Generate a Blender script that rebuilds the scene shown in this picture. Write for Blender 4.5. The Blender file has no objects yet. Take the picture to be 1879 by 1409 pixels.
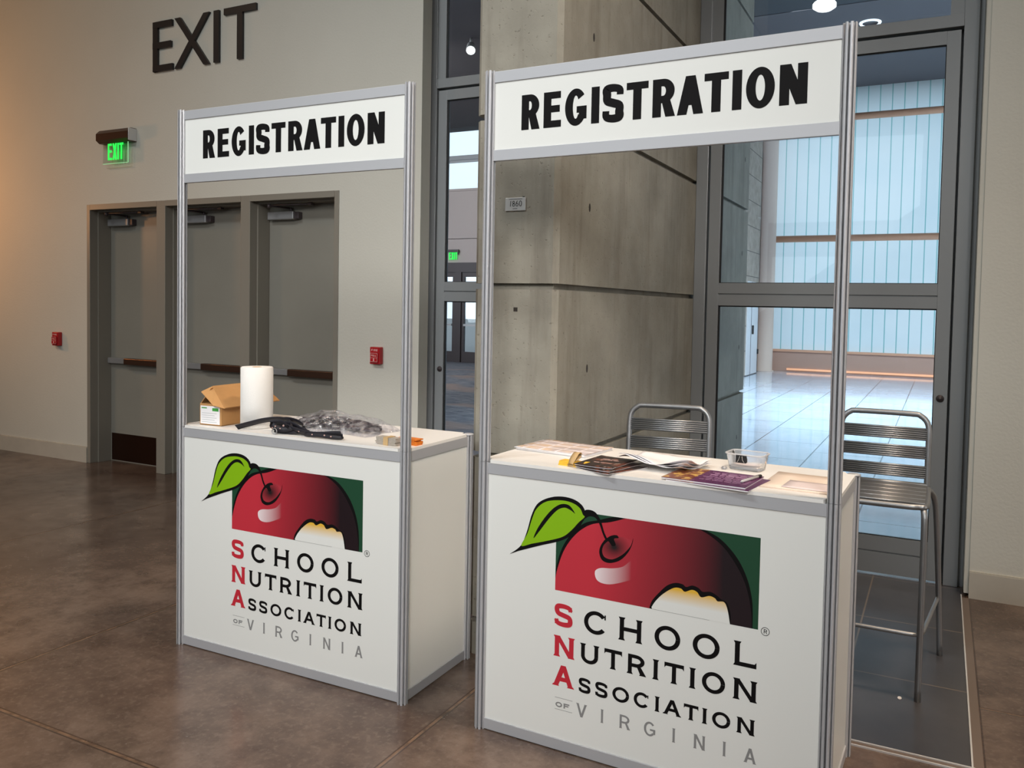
import bpy, bmesh, math, random
from mathutils import Vector, Matrix
random.seed(7)
PI = math.pi
S = bpy.context.scene
COL = S.collection

# ------------------------------------------------------------------ camera
W_PX, H_PX = 1879.0, 1409.0
cam_d = bpy.data.cameras.new('camera')
cam = bpy.data.objects.new('camera', cam_d)
COL.objects.link(cam)
S.camera = cam
cam_d.sensor_fit = 'HORIZONTAL'
cam_d.sensor_width = 36.0
cam_d.lens = 1513.19 * 36.0 / W_PX
cam_d.shift_x = -(977.99 - W_PX / 2) / W_PX
cam_d.shift_y = -(H_PX / 2 - 624.19) / W_PX
cam_d.clip_start = 0.05
cam_d.clip_end = 300
right = Vector((0.89554855, 0.44454659, 0.01926438))
up = Vector((-0.03477306, 0.0267579, 0.99903696))
fwd = Vector((-0.443603, 0.89535599, -0.03942125))
cam.matrix_world = Matrix(((right.x, up.x, -fwd.x, 0), (right.y, up.y, -fwd.y, 0), (right.z, up.z, -fwd.z, 1.5741), (0, 0, 0, 1)))

# ------------------------------------------------------------------ render look
S.view_settings.view_transform = 'Standard'
S.view_settings.look = 'None'
S.view_settings.gamma = 1.0
S.view_settings.use_curve_mapping = False
S.view_settings.exposure = 0.0
S.cycles.use_denoising = True
S.cycles.max_bounces = 10
S.cycles.diffuse_bounces = 5
S.cycles.glossy_bounces = 4
S.cycles.transmission_bounces = 8
S.cycles.transparent_max_bounces = 16
S.cycles.sample_clamp_indirect = 6.0
S.cycles.caustics_reflective = False
S.cycles.caustics_refractive = False

# ------------------------------------------------------------------ sky
world = bpy.data.worlds.new('overcast_sky')
S.world = world
world.use_nodes = True
bg = world.node_tree.nodes['Background']
bg.inputs[0].default_value = (0.80, 0.91, 1.0, 1)
bg.inputs[1].default_value = 1.9

# ------------------------------------------------------------------ lights
def area(name, loc, target, sx, sy, power, color, spread=180):
    d = bpy.data.lights.new(name, 'AREA')
    d.shape = 'RECTANGLE'
    d.size, d.size_y = sx, sy
    d.energy = power
    d.color = color
    d.spread = math.radians(spread)
    o = bpy.data.objects.new(name, d)
    COL.objects.link(o)
    o.location = loc
    v = Vector(target) - Vector(loc)
    o.rotation_euler = v.to_track_quat('-Z', 'Y').to_euler()
    return o

WARM = (1.0, 0.70, 0.42)
NEUT = (0.94, 0.985, 1.0)
COOL = (0.88, 0.96, 1.0)
# assumed daylight from behind, and an added fill from the right
area('assumed_rear_daylight', (-5.0, -8.6, 3.2), (-4.0, 0.0, 1.8), 9.0, 4.5, 185, COOL)  # assumed source; a free light before the solid rear wall, no window built
area('right_side_fill', (9.6, 3.0, 3.4), (0.0, 3.4, 1.6), 3.6, 4.5, 150, (1.0, 0.93, 0.86))  # added fill for the right-facing sides; no window stands here
# assumed ceiling lamps without fixtures, and two added fill lights marked below
area('assumed_ceiling_lamp_front', (-5.0, -2.4, 7.7), (-3.4, 4.0, 1.6), 0.9, 0.9, 46, NEUT, 80)
area('assumed_ceiling_lamp_front', (-3.0, -3.0, 7.7), (-2.0, 3.0, 0.4), 0.9, 0.9, 26, NEUT, 80)
area('assumed_ceiling_lamp_near', (-2.9, 2.7, 7.7), (-2.6, 2.8, 0.0), 0.8, 0.8, 8, (1.0, 0.66, 0.42), 55)
area('assumed_ceiling_lamp_near', (1.3, 2.7, 7.7), (-1.0, 3.0, 0.4), 0.8, 0.8, 31, (1.0, 0.80, 0.62), 60)  # assumed lamp, set to the right to brighten right-facing sides too
area('assumed_ceiling_lamp_left', (-9.5, -0.5, 7.7), (-8.2, 4.6, 0.2), 0.8, 0.8, 30, WARM, 90)  # assumed lamp, tinted warm for the glow on the left wall
area('booth_key_fill', (2.4, -5.0, 5.0), (-1.9, 2.6, 1.75), 2.4, 2.4, 37, (1.0, 0.975, 0.94), 40)  # added key light for the booth fronts, hanging free below the ceiling
area('right_floor_fill', (2.2, 2.9, 7.7), (2.0, 3.2, 0.0), 0.8, 0.8, 22, WARM, 60)  # added fill to lift the floor and baseboard on the right
# a warm wall washer assumed left of the doors, no fixture built
sp = bpy.data.lights.new('assumed_wall_washer', 'SPOT')
sp.energy = 92
sp.color = (1.0, 0.44, 0.15)
sp.spot_size = math.radians(160)
sp.spot_blend = 0.8
sp.shadow_soft_size = 0.1
spo = bpy.data.objects.new('assumed_wall_washer', sp)
COL.objects.link(spo)
spo.location = (-10.1, 3.9, 2.7)
spo.rotation_euler = (Vector((-8.9, 5.18, 3.0)) - Vector(spo.location)).to_track_quat('-Z', 'Y').to_euler()
# the lobby and atrium behind the glazed doors: unseen fill lights added to brighten them
area('atrium_side_fill', (7.8, 16.0, 3.6), (0.0, 17.0, 2.5), 12.0, 6.0, 850, (0.80, 0.91, 1.0))  # added side fill, the wall here has no window
area('atrium_top_fill', (-0.5, 15.0, 7.3), (-0.6, 15.5, 0.0), 4.0, 6.0, 1300, (0.80, 0.92, 1.0), 110)  # added overhead fill for the atrium tiles
area('lobby_side_fill', (-16.8, 12.5, 3.4), (-8.0, 14.0, 2.0), 10.0, 5.0, 900, (0.92, 0.95, 1.0))  # added side fill for the lobby, no window modelled
area('lobby_top_fill', (-10.5, 13.0, 6.5), (-11.0, 17.5, 1.0), 2.0, 2.0, 480, (1.0, 0.93, 0.86))  # added overhead fill for the lobby carpet and end wall

# ------------------------------------------------------------------ materials
def srgb(r, g, b):
    def f(c):
        c /= 255.0
        return c / 12.92 if c <= 0.04045 else ((c + 0.055) / 1.055) ** 2.4
    return (f(r), f(g), f(b), 1.0)

def mat(name, color, rough=0.5, metal=0.0, spec=0.5, noise=None, bump=None, trans=0.0, emit=None, estr=0.0, alpha=1.0, coat=0.0):
    m = bpy.data.materials.new(name)
    m.use_nodes = True
    nt = m.node_tree
    p = nt.nodes['Principled BSDF']
    p.inputs['Base Color'].default_value = color
    p.inputs['Roughness'].default_value = rough
    p.inputs['Metallic'].default_value = metal
    p.inputs['Specular IOR Level'].default_value = spec
    p.inputs['Transmission Weight'].default_value = trans
    p.inputs['Alpha'].default_value = alpha
    p.inputs['Coat Weight'].default_value = coat
    if emit:
        p.inputs['Emission Color'].default_value = emit
        p.inputs['Emission Strength'].default_value = estr
    if noise or bump:
        tc = nt.nodes.new('ShaderNodeTexCoord')
    if noise:
        sc, amt = noise[:2]
        n = nt.nodes.new('ShaderNodeTexNoise')
        n.inputs['Scale'].default_value = sc
        n.inputs['Detail'].default_value = 6
        n.inputs['Roughness'].default_value = 0.6
        nt.links.new(tc.outputs['Object'], n.inputs['Vector'])
        mx = nt.nodes.new('ShaderNodeMix')
        mx.data_type = 'RGBA'
        a = [c * (1 - amt) for c in color[:3]] + [1]
        b = [min(1, c * (1 + amt)) for c in color[:3]] + [1]
        mx.inputs['A'].default_value = a
        mx.inputs['B'].default_value = b
        mr = nt.nodes.new('ShaderNodeMapRange')
        mr.inputs['From Min'].default_value = 0.3
        mr.inputs['From Max'].default_value = 0.7
        nt.links.new(n.outputs['Fac'], mr.inputs['Value'])
        nt.links.new(mr.outputs['Result'], mx.inputs['Factor'])
        nt.links.new(mx.outputs['Result'], p.inputs['Base Color'])
    if bump:
        sc, st = bump
        n2 = nt.nodes.new('ShaderNodeTexNoise')
        n2.inputs['Scale'].default_value = sc
        n2.inputs['Detail'].default_value = 4
        nt.links.new(tc.outputs['Object'], n2.inputs['Vector'])
        bp = nt.nodes.new('ShaderNodeBump')
        bp.inputs['Strength'].default_value = st
        bp.inputs['Distance'].default_value = 0.01
        nt.links.new(n2.outputs['Fac'], bp.inputs['Height'])
        nt.links.new(bp.outputs['Normal'], p.inputs['Normal'])
    return m

class NT:
    """small helper for node graphs"""
    def __init__(self, name):
        self.m = bpy.data.materials.new(name)
        self.m.use_nodes = True
        self.t = self.m.node_tree
        self.p = self.t.nodes['Principled BSDF']
        self.out = self.t.nodes['Material Output']
    def n(self, kind, **kw):
        x = self.t.nodes.new('ShaderNode' + kind)
        for k, v in kw.items():
            if k in x.inputs:
                x.inputs[k].default_value = v
            else:
                setattr(x, k, v)
        return x
    def l(self, a, b):
        self.t.links.new(a, b)
    def math(self, op, a, b=None, c=None):
        x = self.t.nodes.new('ShaderNodeMath')
        x.operation = op
        for i, v in enumerate((a, b, c)):
            if v is None:
                continue
            if isinstance(v, (int, float)):
                x.inputs[i].default_value = v
            else:
                self.l(v, x.inputs[i])
        return x.outputs[0]
    def mix(self, fac, a, b):
        x = self.t.nodes.new('ShaderNodeMix')
        x.data_type = 'RGBA'
        for key, v in (('Factor', fac), ('A', a), ('B', b)):
            if isinstance(v, (int, float, tuple, list)):
                x.inputs[key].default_value = v
            else:
                self.l(v, x.inputs[key])
        return x.outputs['Result']
    def ramp(self, v, lo, hi, a=0.0, b=1.0):
        x = self.t.nodes.new('ShaderNodeMapRange')
        x.inputs['From Min'].default_value = lo
        x.inputs['From Max'].default_value = hi
        x.inputs['To Min'].default_value = a
        x.inputs['To Max'].default_value = b
        self.l(v, x.inputs['Value'])
        return x.outputs['Result']
    def pos(self):
        g = self.n('TexCoord')
        s = self.n('SeparateXYZ')
        self.l(g.outputs['Object'], s.inputs[0])
        return g.outputs['Object'], s.outputs[0], s.outputs[1], s.outputs[2]
    def noise(self, vec, scale, detail=5, rough=0.6, stretch=None):
        if stretch:
            mp = self.n('Mapping')
            mp.inputs['Scale'].default_value = stretch
            self.l(vec, mp.inputs['Vector'])
            vec = mp.outputs['Vector']
        x = self.n('TexNoise')
        x.inputs['Scale'].default_value = scale
        x.inputs['Detail'].default_value = detail
        x.inputs['Roughness'].default_value = rough
        self.l(vec, x.inputs['Vector'])
        return x.outputs['Fac']

def floor_material():
    k = NT('polished_concrete')
    v, x, y, z = k.pos()
    n1 = k.noise(v, 1.1, 8, 0.65)
    n2 = k.noise(v, 5.5, 8, 0.7)
    n3 = k.noise(v, 40, 3, 0.6)
    c = k.mix(k.ramp(n1, .40, .60), srgb(82, 65, 56), srgb(119, 101, 89))
    c = k.mix(k.ramp(n2, .42, .66, 0, .75), c, srgb(70, 55, 47))
    c = k.mix(k.ramp(n3, .52, .70, 0, .45), c, srgb(122, 107, 96))
    # saw-cut joints of the slab
    def near(co, val):
        return k.ramp(k.math('ABSOLUTE', k.math('SUBTRACT', co, val)), .0125, .0, 0, 1)
    j = near(x, -1.668)
    for val in (-3.512, -5.36, 0.18, 2.02, -7.2):
        j = k.math('MAXIMUM', j, near(x, val))
    for val in (1.88, 0.03, -1.82, 3.73):
        jj = near(y, val)
        if val == 3.73:
            jj = k.math('MULTIPLY', jj, k.math('GREATER_THAN', x, 0.19))
        j = k.math('MAXIMUM', j, jj)
    c = k.mix(k.math('MULTIPLY', k.math('GREATER_THAN', j, .02), .7), c, srgb(56, 42, 34))
    core = k.math('MULTIPLY', k.math('GREATER_THAN', j, .52), k.ramp(k.noise(v, 16, 3, .6), .35, .6, .10, .60))
    c = k.mix(core, c, srgb(146, 116, 92))
    k.l(c, k.p.inputs['Base Color'])
    k.l(k.ramp(n2, .3, .7, .13, .30), k.p.inputs['Roughness'])
    bp = k.n('Bump', Strength=.25, Distance=.004)
    k.l(k.math('SUBTRACT', k.math('MULTIPLY', n2, .3), j), bp.inputs['Height'])
    k.l(bp.outputs['Normal'], k.p.inputs['Normal'])
    return k.m

def concrete_material():
    k = NT('board_formed_concrete')
    v, x, y, z = k.pos()
    n1 = k.noise(v, 2.2, 7, .65)
    streak = k.noise(v, 3.0, 6, .6, (3.5, 3.5, .35))
    pore = k.noise(v, 70, 3, .55)
    c = k.mix(k.ramp(n1, .35, .65), srgb(132, 128, 117), srgb(154, 150, 138))
    c = k.mix(k.ramp(streak, .5, .72, 0, .55), c, srgb(104, 97, 87))
    c = k.mix(k.ramp(pore, .66, .72, 0, .55), c, srgb(96, 88, 78))
    k.l(c, k.p.inputs['Base Color'])
    k.p.inputs['Roughness'].default_value = .8
    bp = k.n('Bump', Strength=.35, Distance=.006)
    k.l(k.math('SUBTRACT', k.math('MULTIPLY', n1, .6), k.ramp(pore, .62, .75)), bp.inputs['Height'])
    k.l(bp.outputs['Normal'], k.p.inputs['Normal'])
    return k.m

def tile_material(name, a, b, grout_or_hole_shade, sx, sy, ox, oy, rough, gw=.006, off=.5):
    k = NT(name)
    v, x, y, z = k.pos()
    n1 = k.noise(v, 1.3, 6, .6)
    n2 = k.noise(v, 9, 5, .65)
    c = k.mix(k.ramp(n1, .35, .65), a, b)
    c = k.mix(k.ramp(n2, .5, .75, 0, .3), c, tuple(q * .75 for q in a[:3]) + (1,))
    row = k.math('DIVIDE', k.math('SUBTRACT', x, ox), sx)
    fr = k.math('FRACT', row)
    gx = k.math('LESS_THAN', k.math('MINIMUM', fr, k.math('SUBTRACT', 1.0, fr)), gw / sx)
    odd = k.math('MODULO', k.math('FLOOR', row), 2.0)
    colm = k.math('ADD', k.math('DIVIDE', k.math('SUBTRACT', y, oy), sy), k.math('MULTIPLY', odd, off))
    fc = k.math('FRACT', colm)
    gy = k.math('LESS_THAN', k.math('MINIMUM', fc, k.math('SUBTRACT', 1.0, fc)), gw / sy)
    g = k.math('MAXIMUM', gx, gy)
    c = k.mix(g, c, grout_or_hole_shade)
    k.l(c, k.p.inputs['Base Color'])
    k.p.inputs['Roughness'].default_value = rough
    k.p.inputs['Specular IOR Level'].default_value = .8
    bp = k.n('Bump', Strength=.15, Distance=.002)
    k.l(k.math('SUBTRACT', k.math('MULTIPLY', n2, .25), g), bp.inputs['Height'])
    k.l(bp.outputs['Normal'], k.p.inputs['Normal'])
    return k.m

def carpet_material():
    k = NT('lobby_carpet')
    v, x, y, z = k.pos()
    n1 = k.noise(v, 3.0, 6, .7, (1, 4, 1))
    n2 = k.noise(v, .7, 3, .5)
    c = k.mix(k.ramp(n1, .4, .62), srgb(84, 90, 104), srgb(140, 142, 150))
    c = k.mix(k.ramp(n2, .52, .62, 0, .5), c, srgb(168, 138, 120))
    k.l(c, k.p.inputs['Base Color'])
    k.p.inputs['Roughness'].default_value = .9
    return k.m

def block_material():
    k = NT('concrete_block')
    v, x, y, z = k.pos()
    n1 = k.noise(v, 6, 5, .6)
    c = k.mix(k.ramp(n1, .35, .65), srgb(150, 138, 126), srgb(172, 160, 148))
    fr = k.math('FRACT', k.math('DIVIDE', z, .61))
    g = k.math('LESS_THAN', fr, .03)
    c = k.mix(g, c, srgb(90, 82, 76))
    k.l(c, k.p.inputs['Base Color'])
    k.p.inputs['Roughness'].default_value = .8
    return k.m

def channel_glass_material():
    k = NT('channel_glass')
    t = k.n('BsdfTranslucent')
    v, x, y, z = k.pos()
    n1 = k.noise(v, .5, 3, .5)
    t.inputs['Color'].default_value = (.80, .92, .98, 1)
    k.l(k.mix(k.ramp(n1, .35, .65), (.74, .88, .95, 1), (.84, .94, .99, 1)), t.inputs['Color'])
    g = k.n('BsdfGlossy', Roughness=.25)
    g.inputs['Color'].default_value = (.9, .95, 1, 1)
    f = k.n('Fresnel', IOR=1.35)
    mx = k.n('MixShader')
    k.l(f.outputs[0], mx.inputs[0])
    k.l(t.outputs[0], mx.inputs[1])
    k.l(g.outputs[0], mx.inputs[2])
    k.l(mx.outputs[0], k.out.inputs['Surface'])
    return k.m

def flange_material():
    k = NT('green_glass_edge')
    t = k.n('BsdfTranslucent')
    t.inputs['Color'].default_value = (.26, .56, .59, 1)
    k.l(t.outputs[0], k.out.inputs['Surface'])
    return k.m

def glass_material(name='clear_glass', tint=(.86, .9, .92, 1), ior=1.45):
    k = NT(name)
    t = k.n('BsdfTransparent')
    t.inputs['Color'].default_value = tint
    g = k.n('BsdfGlossy', Roughness=0.0)
    f = k.n('Fresnel', IOR=ior)
    mx = k.n('MixShader')
    k.l(f.outputs[0], mx.inputs[0])
    k.l(t.outputs[0], mx.inputs[1])
    k.l(g.outputs[0], mx.inputs[2])
    k.l(mx.outputs[0], k.out.inputs['Surface'])
    return k.m

def wrap_material():
    k = NT('clear_plastic_film')
    t = k.n('BsdfTransparent')
    t.inputs['Color'].default_value = (.93, .93, .95, 1)
    g = k.n('BsdfGlossy', Roughness=.12)
    d = k.n('BsdfDiffuse')
    d.inputs['Color'].default_value = (.8, .8, .84, 1)
    v, x, y, z = k.pos()
    n1 = k.noise(v, 38, 4, .6)
    m1 = k.n('MixShader')
    m1.inputs[0].default_value = .45
    k.l(g.outputs[0], m1.inputs[1])
    k.l(d.outputs[0], m1.inputs[2])
    mx = k.n('MixShader')
    k.l(k.ramp(n1, .42, .70, .05, .55), mx.inputs[0])
    k.l(t.outputs[0], mx.inputs[1])
    k.l(m1.outputs[0], mx.inputs[2])
    bp = k.n('Bump', Strength=.8, Distance=.02)
    k.l(n1, bp.inputs['Height'])
    k.l(bp.outputs['Normal'], g.inputs['Normal'])
    k.l(mx.outputs[0], k.out.inputs['Surface'])
    return k.m

def gradient_material(name, a, b, x0, x1, axis=0, rough=.35, mid=None):
    """the printed colour fade of the artwork, laid out in the panel's own coordinates"""
    k = NT(name)
    v, x, y, z = k.pos()
    c = k.mix(k.ramp((x, y, z)[axis], x0, x1), a, b)
    k.l(c, k.p.inputs['Base Color'])
    k.p.inputs['Roughness'].default_value = rough
    return k.m

def print_material(name, base, inks, scale, seed=0.0):
    """a printed sheet: blocks of ink from a coarse noise"""
    k = NT(name)
    v, x, y, z = k.pos()
    c = base
    for i, (ink, lo, hi, amt) in enumerate(inks):
        n1 = k.noise(v, scale * (1 + .37 * i) + seed, 3, .5)
        c = k.mix(k.ramp(n1, lo, hi, 0, amt), c, ink)
    k.l(c, k.p.inputs['Base Color'])
    k.p.inputs['Roughness'].default_value = .35
    return k.m

M = {}
M['floor'] = floor_material()
M['concrete'] = concrete_material()
M['entry'] = tile_material('entry_stone', srgb(58, 57, 60), srgb(78, 77, 80), srgb(118, 106, 94), .61, .72, -.318, 4.57, .34, .004, 0)
M['atrium'] = tile_material('atrium_tile', srgb(176, 190, 206), srgb(192, 204, 218), srgb(92, 98, 108), .72, 1.22, -1.26, 8.54, .07, .007)
M['carpet'] = carpet_material()
M['block'] = block_material()
M['chglass'] = channel_glass_material()
M['glass'] = glass_material()
M['skyglass'] = glass_material('window_glass', (.95, .97, .98, 1))
M['wrap'] = wrap_material()
M['wall'] = mat('wall_paint', srgb(206, 204, 194), .7, bump=(60, .12), noise=(1.5, .02))
M['hallside'] = mat('hall_side_paint', srgb(176, 170, 158), .8)
M['ceil'] = mat('ceiling_paint', srgb(76, 74, 72), .8)
M['base'] = mat('baseboard_paint', srgb(190, 184, 172), .55, noise=(6, .05))
M['doorpaint'] = mat('door_paint', srgb(138, 135, 126), .42, noise=(3, .03))
M['framepaint'] = mat('door_frame_paint', srgb(136, 131, 121), .42)
M['kick'] = mat('dark_bronze_plate', srgb(72, 48, 38), .3, .85)
M['bronze'] = mat('oil_bronze', srgb(94, 70, 58), .35, .75)
M['steel'] = mat('satin_steel', srgb(168, 168, 170), .38, .55)
M['alum'] = mat('anodised_aluminium', srgb(190, 191, 195), .45, .35)
M['chairalum'] = mat('brushed_aluminium', srgb(154, 156, 159), .42, .85)
M['greyframe'] = mat('grey_metal_paint', srgb(142, 145, 147), .38, .25)
M['gasket'] = mat('black_gasket', srgb(16, 16, 18), .6)
M['black'] = mat('black_print', srgb(14, 12, 13), .6, spec=.15)
M['panel'] = mat('white_laminate', srgb(232, 233, 229), .38, coat=.1)
M['counter'] = mat('white_counter_laminate', srgb(238, 236, 232), .4)
M['red'] = mat('red_print', srgb(196, 40, 56), .45)
M['grey_print'] = mat('grey_print', srgb(138, 138, 138), .45)
M['leaf'] = mat('leaf_green_print', srgb(134, 184, 8), .45)
M['dkgreen'] = mat('dark_green_print', srgb(22, 68, 44), .45)
M['apple'] = gradient_material('apple_red_print', srgb(196, 50, 64), srgb(28, 14, 20), .45, .905)
def dimple_material():
    k = NT('apple_dimple_print')
    v, x, y, z = k.pos()
    dx = k.math('DIVIDE', k.math('SUBTRACT', x, .528), .062)
    dz = k.math('DIVIDE', k.math('SUBTRACT', z, .762), .050)
    r = k.math('SQRT', k.math('ADD', k.math('MULTIPLY', dx, dx), k.math('MULTIPLY', dz, dz)))
    k.l(k.mix(k.ramp(r, .1, 1.0), srgb(22, 8, 12), srgb(170, 46, 58)), k.p.inputs['Base Color'])
    return k.m
M['dimple'] = dimple_material()
M['hilite'] = gradient_material('apple_highlight_print', srgb(240, 226, 228), srgb(166, 42, 55), .46, .592)
M['flesh'] = gradient_material('apple_flesh_print', srgb(232, 233, 229), srgb(228, 180, 62), .606, .655, 2)
M['letter'] = mat('dark_sign_letter', srgb(38, 33, 34), .4)
M['alarmred'] = mat('alarm_red', srgb(176, 24, 32), .35)
M['alarmwhite'] = mat('alarm_white_print', srgb(232, 196, 192), .5)
M['exitgreen'] = mat('exit_green_lit', srgb(20, 220, 70), .5, emit=srgb(20, 235, 80), estr=1.1)
M['exitpane'] = glass_material('exit_sign_acrylic', (.93, .97, .93, 1), 1.2)
M['exitedge'] = mat('acrylic_lit_edge', srgb(170, 230, 180), .4, emit=srgb(150, 230, 160), estr=.5)
M['plaque'] = mat('grey_plaque', srgb(172, 173, 172), .45, .1)
M['grout_or_hole_shade'] = mat('tie_hole_shade', srgb(48, 42, 38), .9)  # flat dark colour painted in for the shade inside form-tie holes
M['pinksteel'] = mat('painted_steel_rail', srgb(226, 172, 140), .45)
M['colpaint'] = mat('column_paint', srgb(226, 204, 190), .5)
M['curb'] = mat('curb_paint', srgb(196, 158, 140), .6)
M['covelight'] = mat('curb_light_strip', srgb(255, 190, 150), .5, emit=srgb(255, 180, 130), estr=.55)
M['darkceil'] = mat('dark_soffit', srgb(90, 86, 90), .7)
M['lightceil'] = mat('grey_soffit', srgb(60, 63, 68), .7)
M['lobbywall'] = mat('lobby_wall_paint', srgb(196, 184, 182), .7)
M['whitepaint'] = mat('white_door_paint', srgb(216, 218, 222), .45)
M['darkmetal'] = mat('dark_bronze_frame', srgb(70, 62, 64), .45, .2)
M['fin'] = M['concrete']
M['lampon'] = mat('lamp_lens_lit', (1, 1, 1, 1), .3, emit=(1, .96, .9, 1), estr=3.0)
M['lampring'] = mat('lamp_ring_lit', (1, 1, 1, 1), .3, emit=(.9, .96, 1, 1), estr=1.2)
M['whiteplastic'] = mat('white_plastic', srgb(225, 225, 225), .4)
M['paper'] = mat('white_paper', srgb(240, 238, 240), .7)
M['towel'] = mat('paper_towel', srgb(240, 238, 234), .9, bump=(300, .25))
M['card'] = mat('brown_cardboard', srgb(190, 142, 88), .8, noise=(20, .05))
M['cardin'] = mat('cardboard_inside', srgb(150, 108, 66), .85)
M['labelgreen'] = mat('green_label_ink', srgb(66, 156, 66), .6)
M['labelgrey'] = mat('grey_label_ink', srgb(186, 192, 192), .6)
M['ribbon'] = mat('black_ribbon', srgb(26, 24, 32), .55)
M['dot'] = mat('pale_ribbon_dot', srgb(206, 170, 160), .5)
M['cardstock'] = mat('grey_card_stock', srgb(170, 162, 152), .6, noise=(120, .12))
M['kraft'] = mat('kraft_paper_band', srgb(196, 164, 116), .7)
M['orange'] = mat('orange_card', srgb(226, 124, 30), .5, noise=(90, .15))
M['yellow'] = mat('yellow_card', srgb(244, 196, 62), .5, noise=(90, .1))
def sheet_material():
    k = NT('printed_sheet')
    v, x, y, z = k.pos()
    fx = k.math('FRACT', k.math('DIVIDE', k.math('ADD', x, .2), .074))
    fy = k.math('FRACT', k.math('DIVIDE', k.math('ADD', y, .205), .070))
    inside = k.math('MULTIPLY', k.math('GREATER_THAN', fx, .14), k.math('GREATER_THAN', fy, .30))
    n1 = k.noise(v, 11, 2, .5)
    ink = k.mix(k.ramp(n1, .4, .6), srgb(222, 196, 172), srgb(196, 184, 184))
    k.l(k.mix(inside, srgb(238, 228, 228), ink), k.p.inputs['Base Color'])
    return k.m
M['sheetprint'] = sheet_material()
M['bagribbon'] = mat('lanyard_in_bag', srgb(62, 52, 58), .4, noise=(60, .5))
M['penbody'] = mat('pen_barrel', srgb(196, 196, 198), .35)
M['brochure'] = print_material('dark_brochure', srgb(48, 36, 34), [(srgb(120, 70, 54), .52, .6, .8), (srgb(200, 180, 165), .64, .68, .7)], 22)
M['magpurple'] = mat('purple_magazine', srgb(92, 36, 84), .3)
M['magphoto'] = print_material('magazine_photo', srgb(120, 60, 40), [(srgb(214, 176, 96), .5, .58, .9), (srgb(70, 24, 20), .58, .64, .8)], 40)
M['lavender'] = mat('lavender_ink', srgb(196, 156, 190), .4)
M['cream'] = mat('cream_folder', srgb(240, 222, 206), .6)
M['lilac'] = mat('pale_lilac_sheet', srgb(228, 214, 214), .6)
def tub_material():
    k = NT('clear_tub')
    t = k.n('BsdfTransparent')
    t.inputs['Color'].default_value = (.95, .96, .97, 1)
    d = k.n('BsdfDiffuse')
    d.inputs['Color'].default_value = (.85, .86, .88, 1)
    g = k.n('BsdfGlossy', Roughness=.08)
    f = k.n('Fresnel', IOR=1.4)
    m1 = k.n('MixShader')
    m1.inputs[0].default_value = .28
    k.l(t.outputs[0], m1.inputs[1])
    k.l(d.outputs[0], m1.inputs[2])
    m2 = k.n('MixShader')
    k.l(f.outputs[0], m2.inputs[0])
    k.l(m1.outputs[0], m2.inputs[1])
    k.l(g.outputs[0], m2.inputs[2])
    k.l(m2.outputs[0], k.out.inputs['Surface'])
    return k.m
M['tub'] = tub_material()
M['tubrim'] = mat('frosted_tub', srgb(226, 226, 228), .3, alpha=.55)
M['outground'] = mat('street_paving', srgb(120, 118, 116), .9)
M['bark'] = mat('bare_tree_bark', srgb(96, 86, 80), .9)
M['rail'] = M['steel']
M['edgesteel'] = mat('bright_edge_steel', srgb(222, 222, 222), .3, .3)
M['edgestrip'] = mat('brown_edge_strip', srgb(112, 98, 88), .4)

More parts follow.
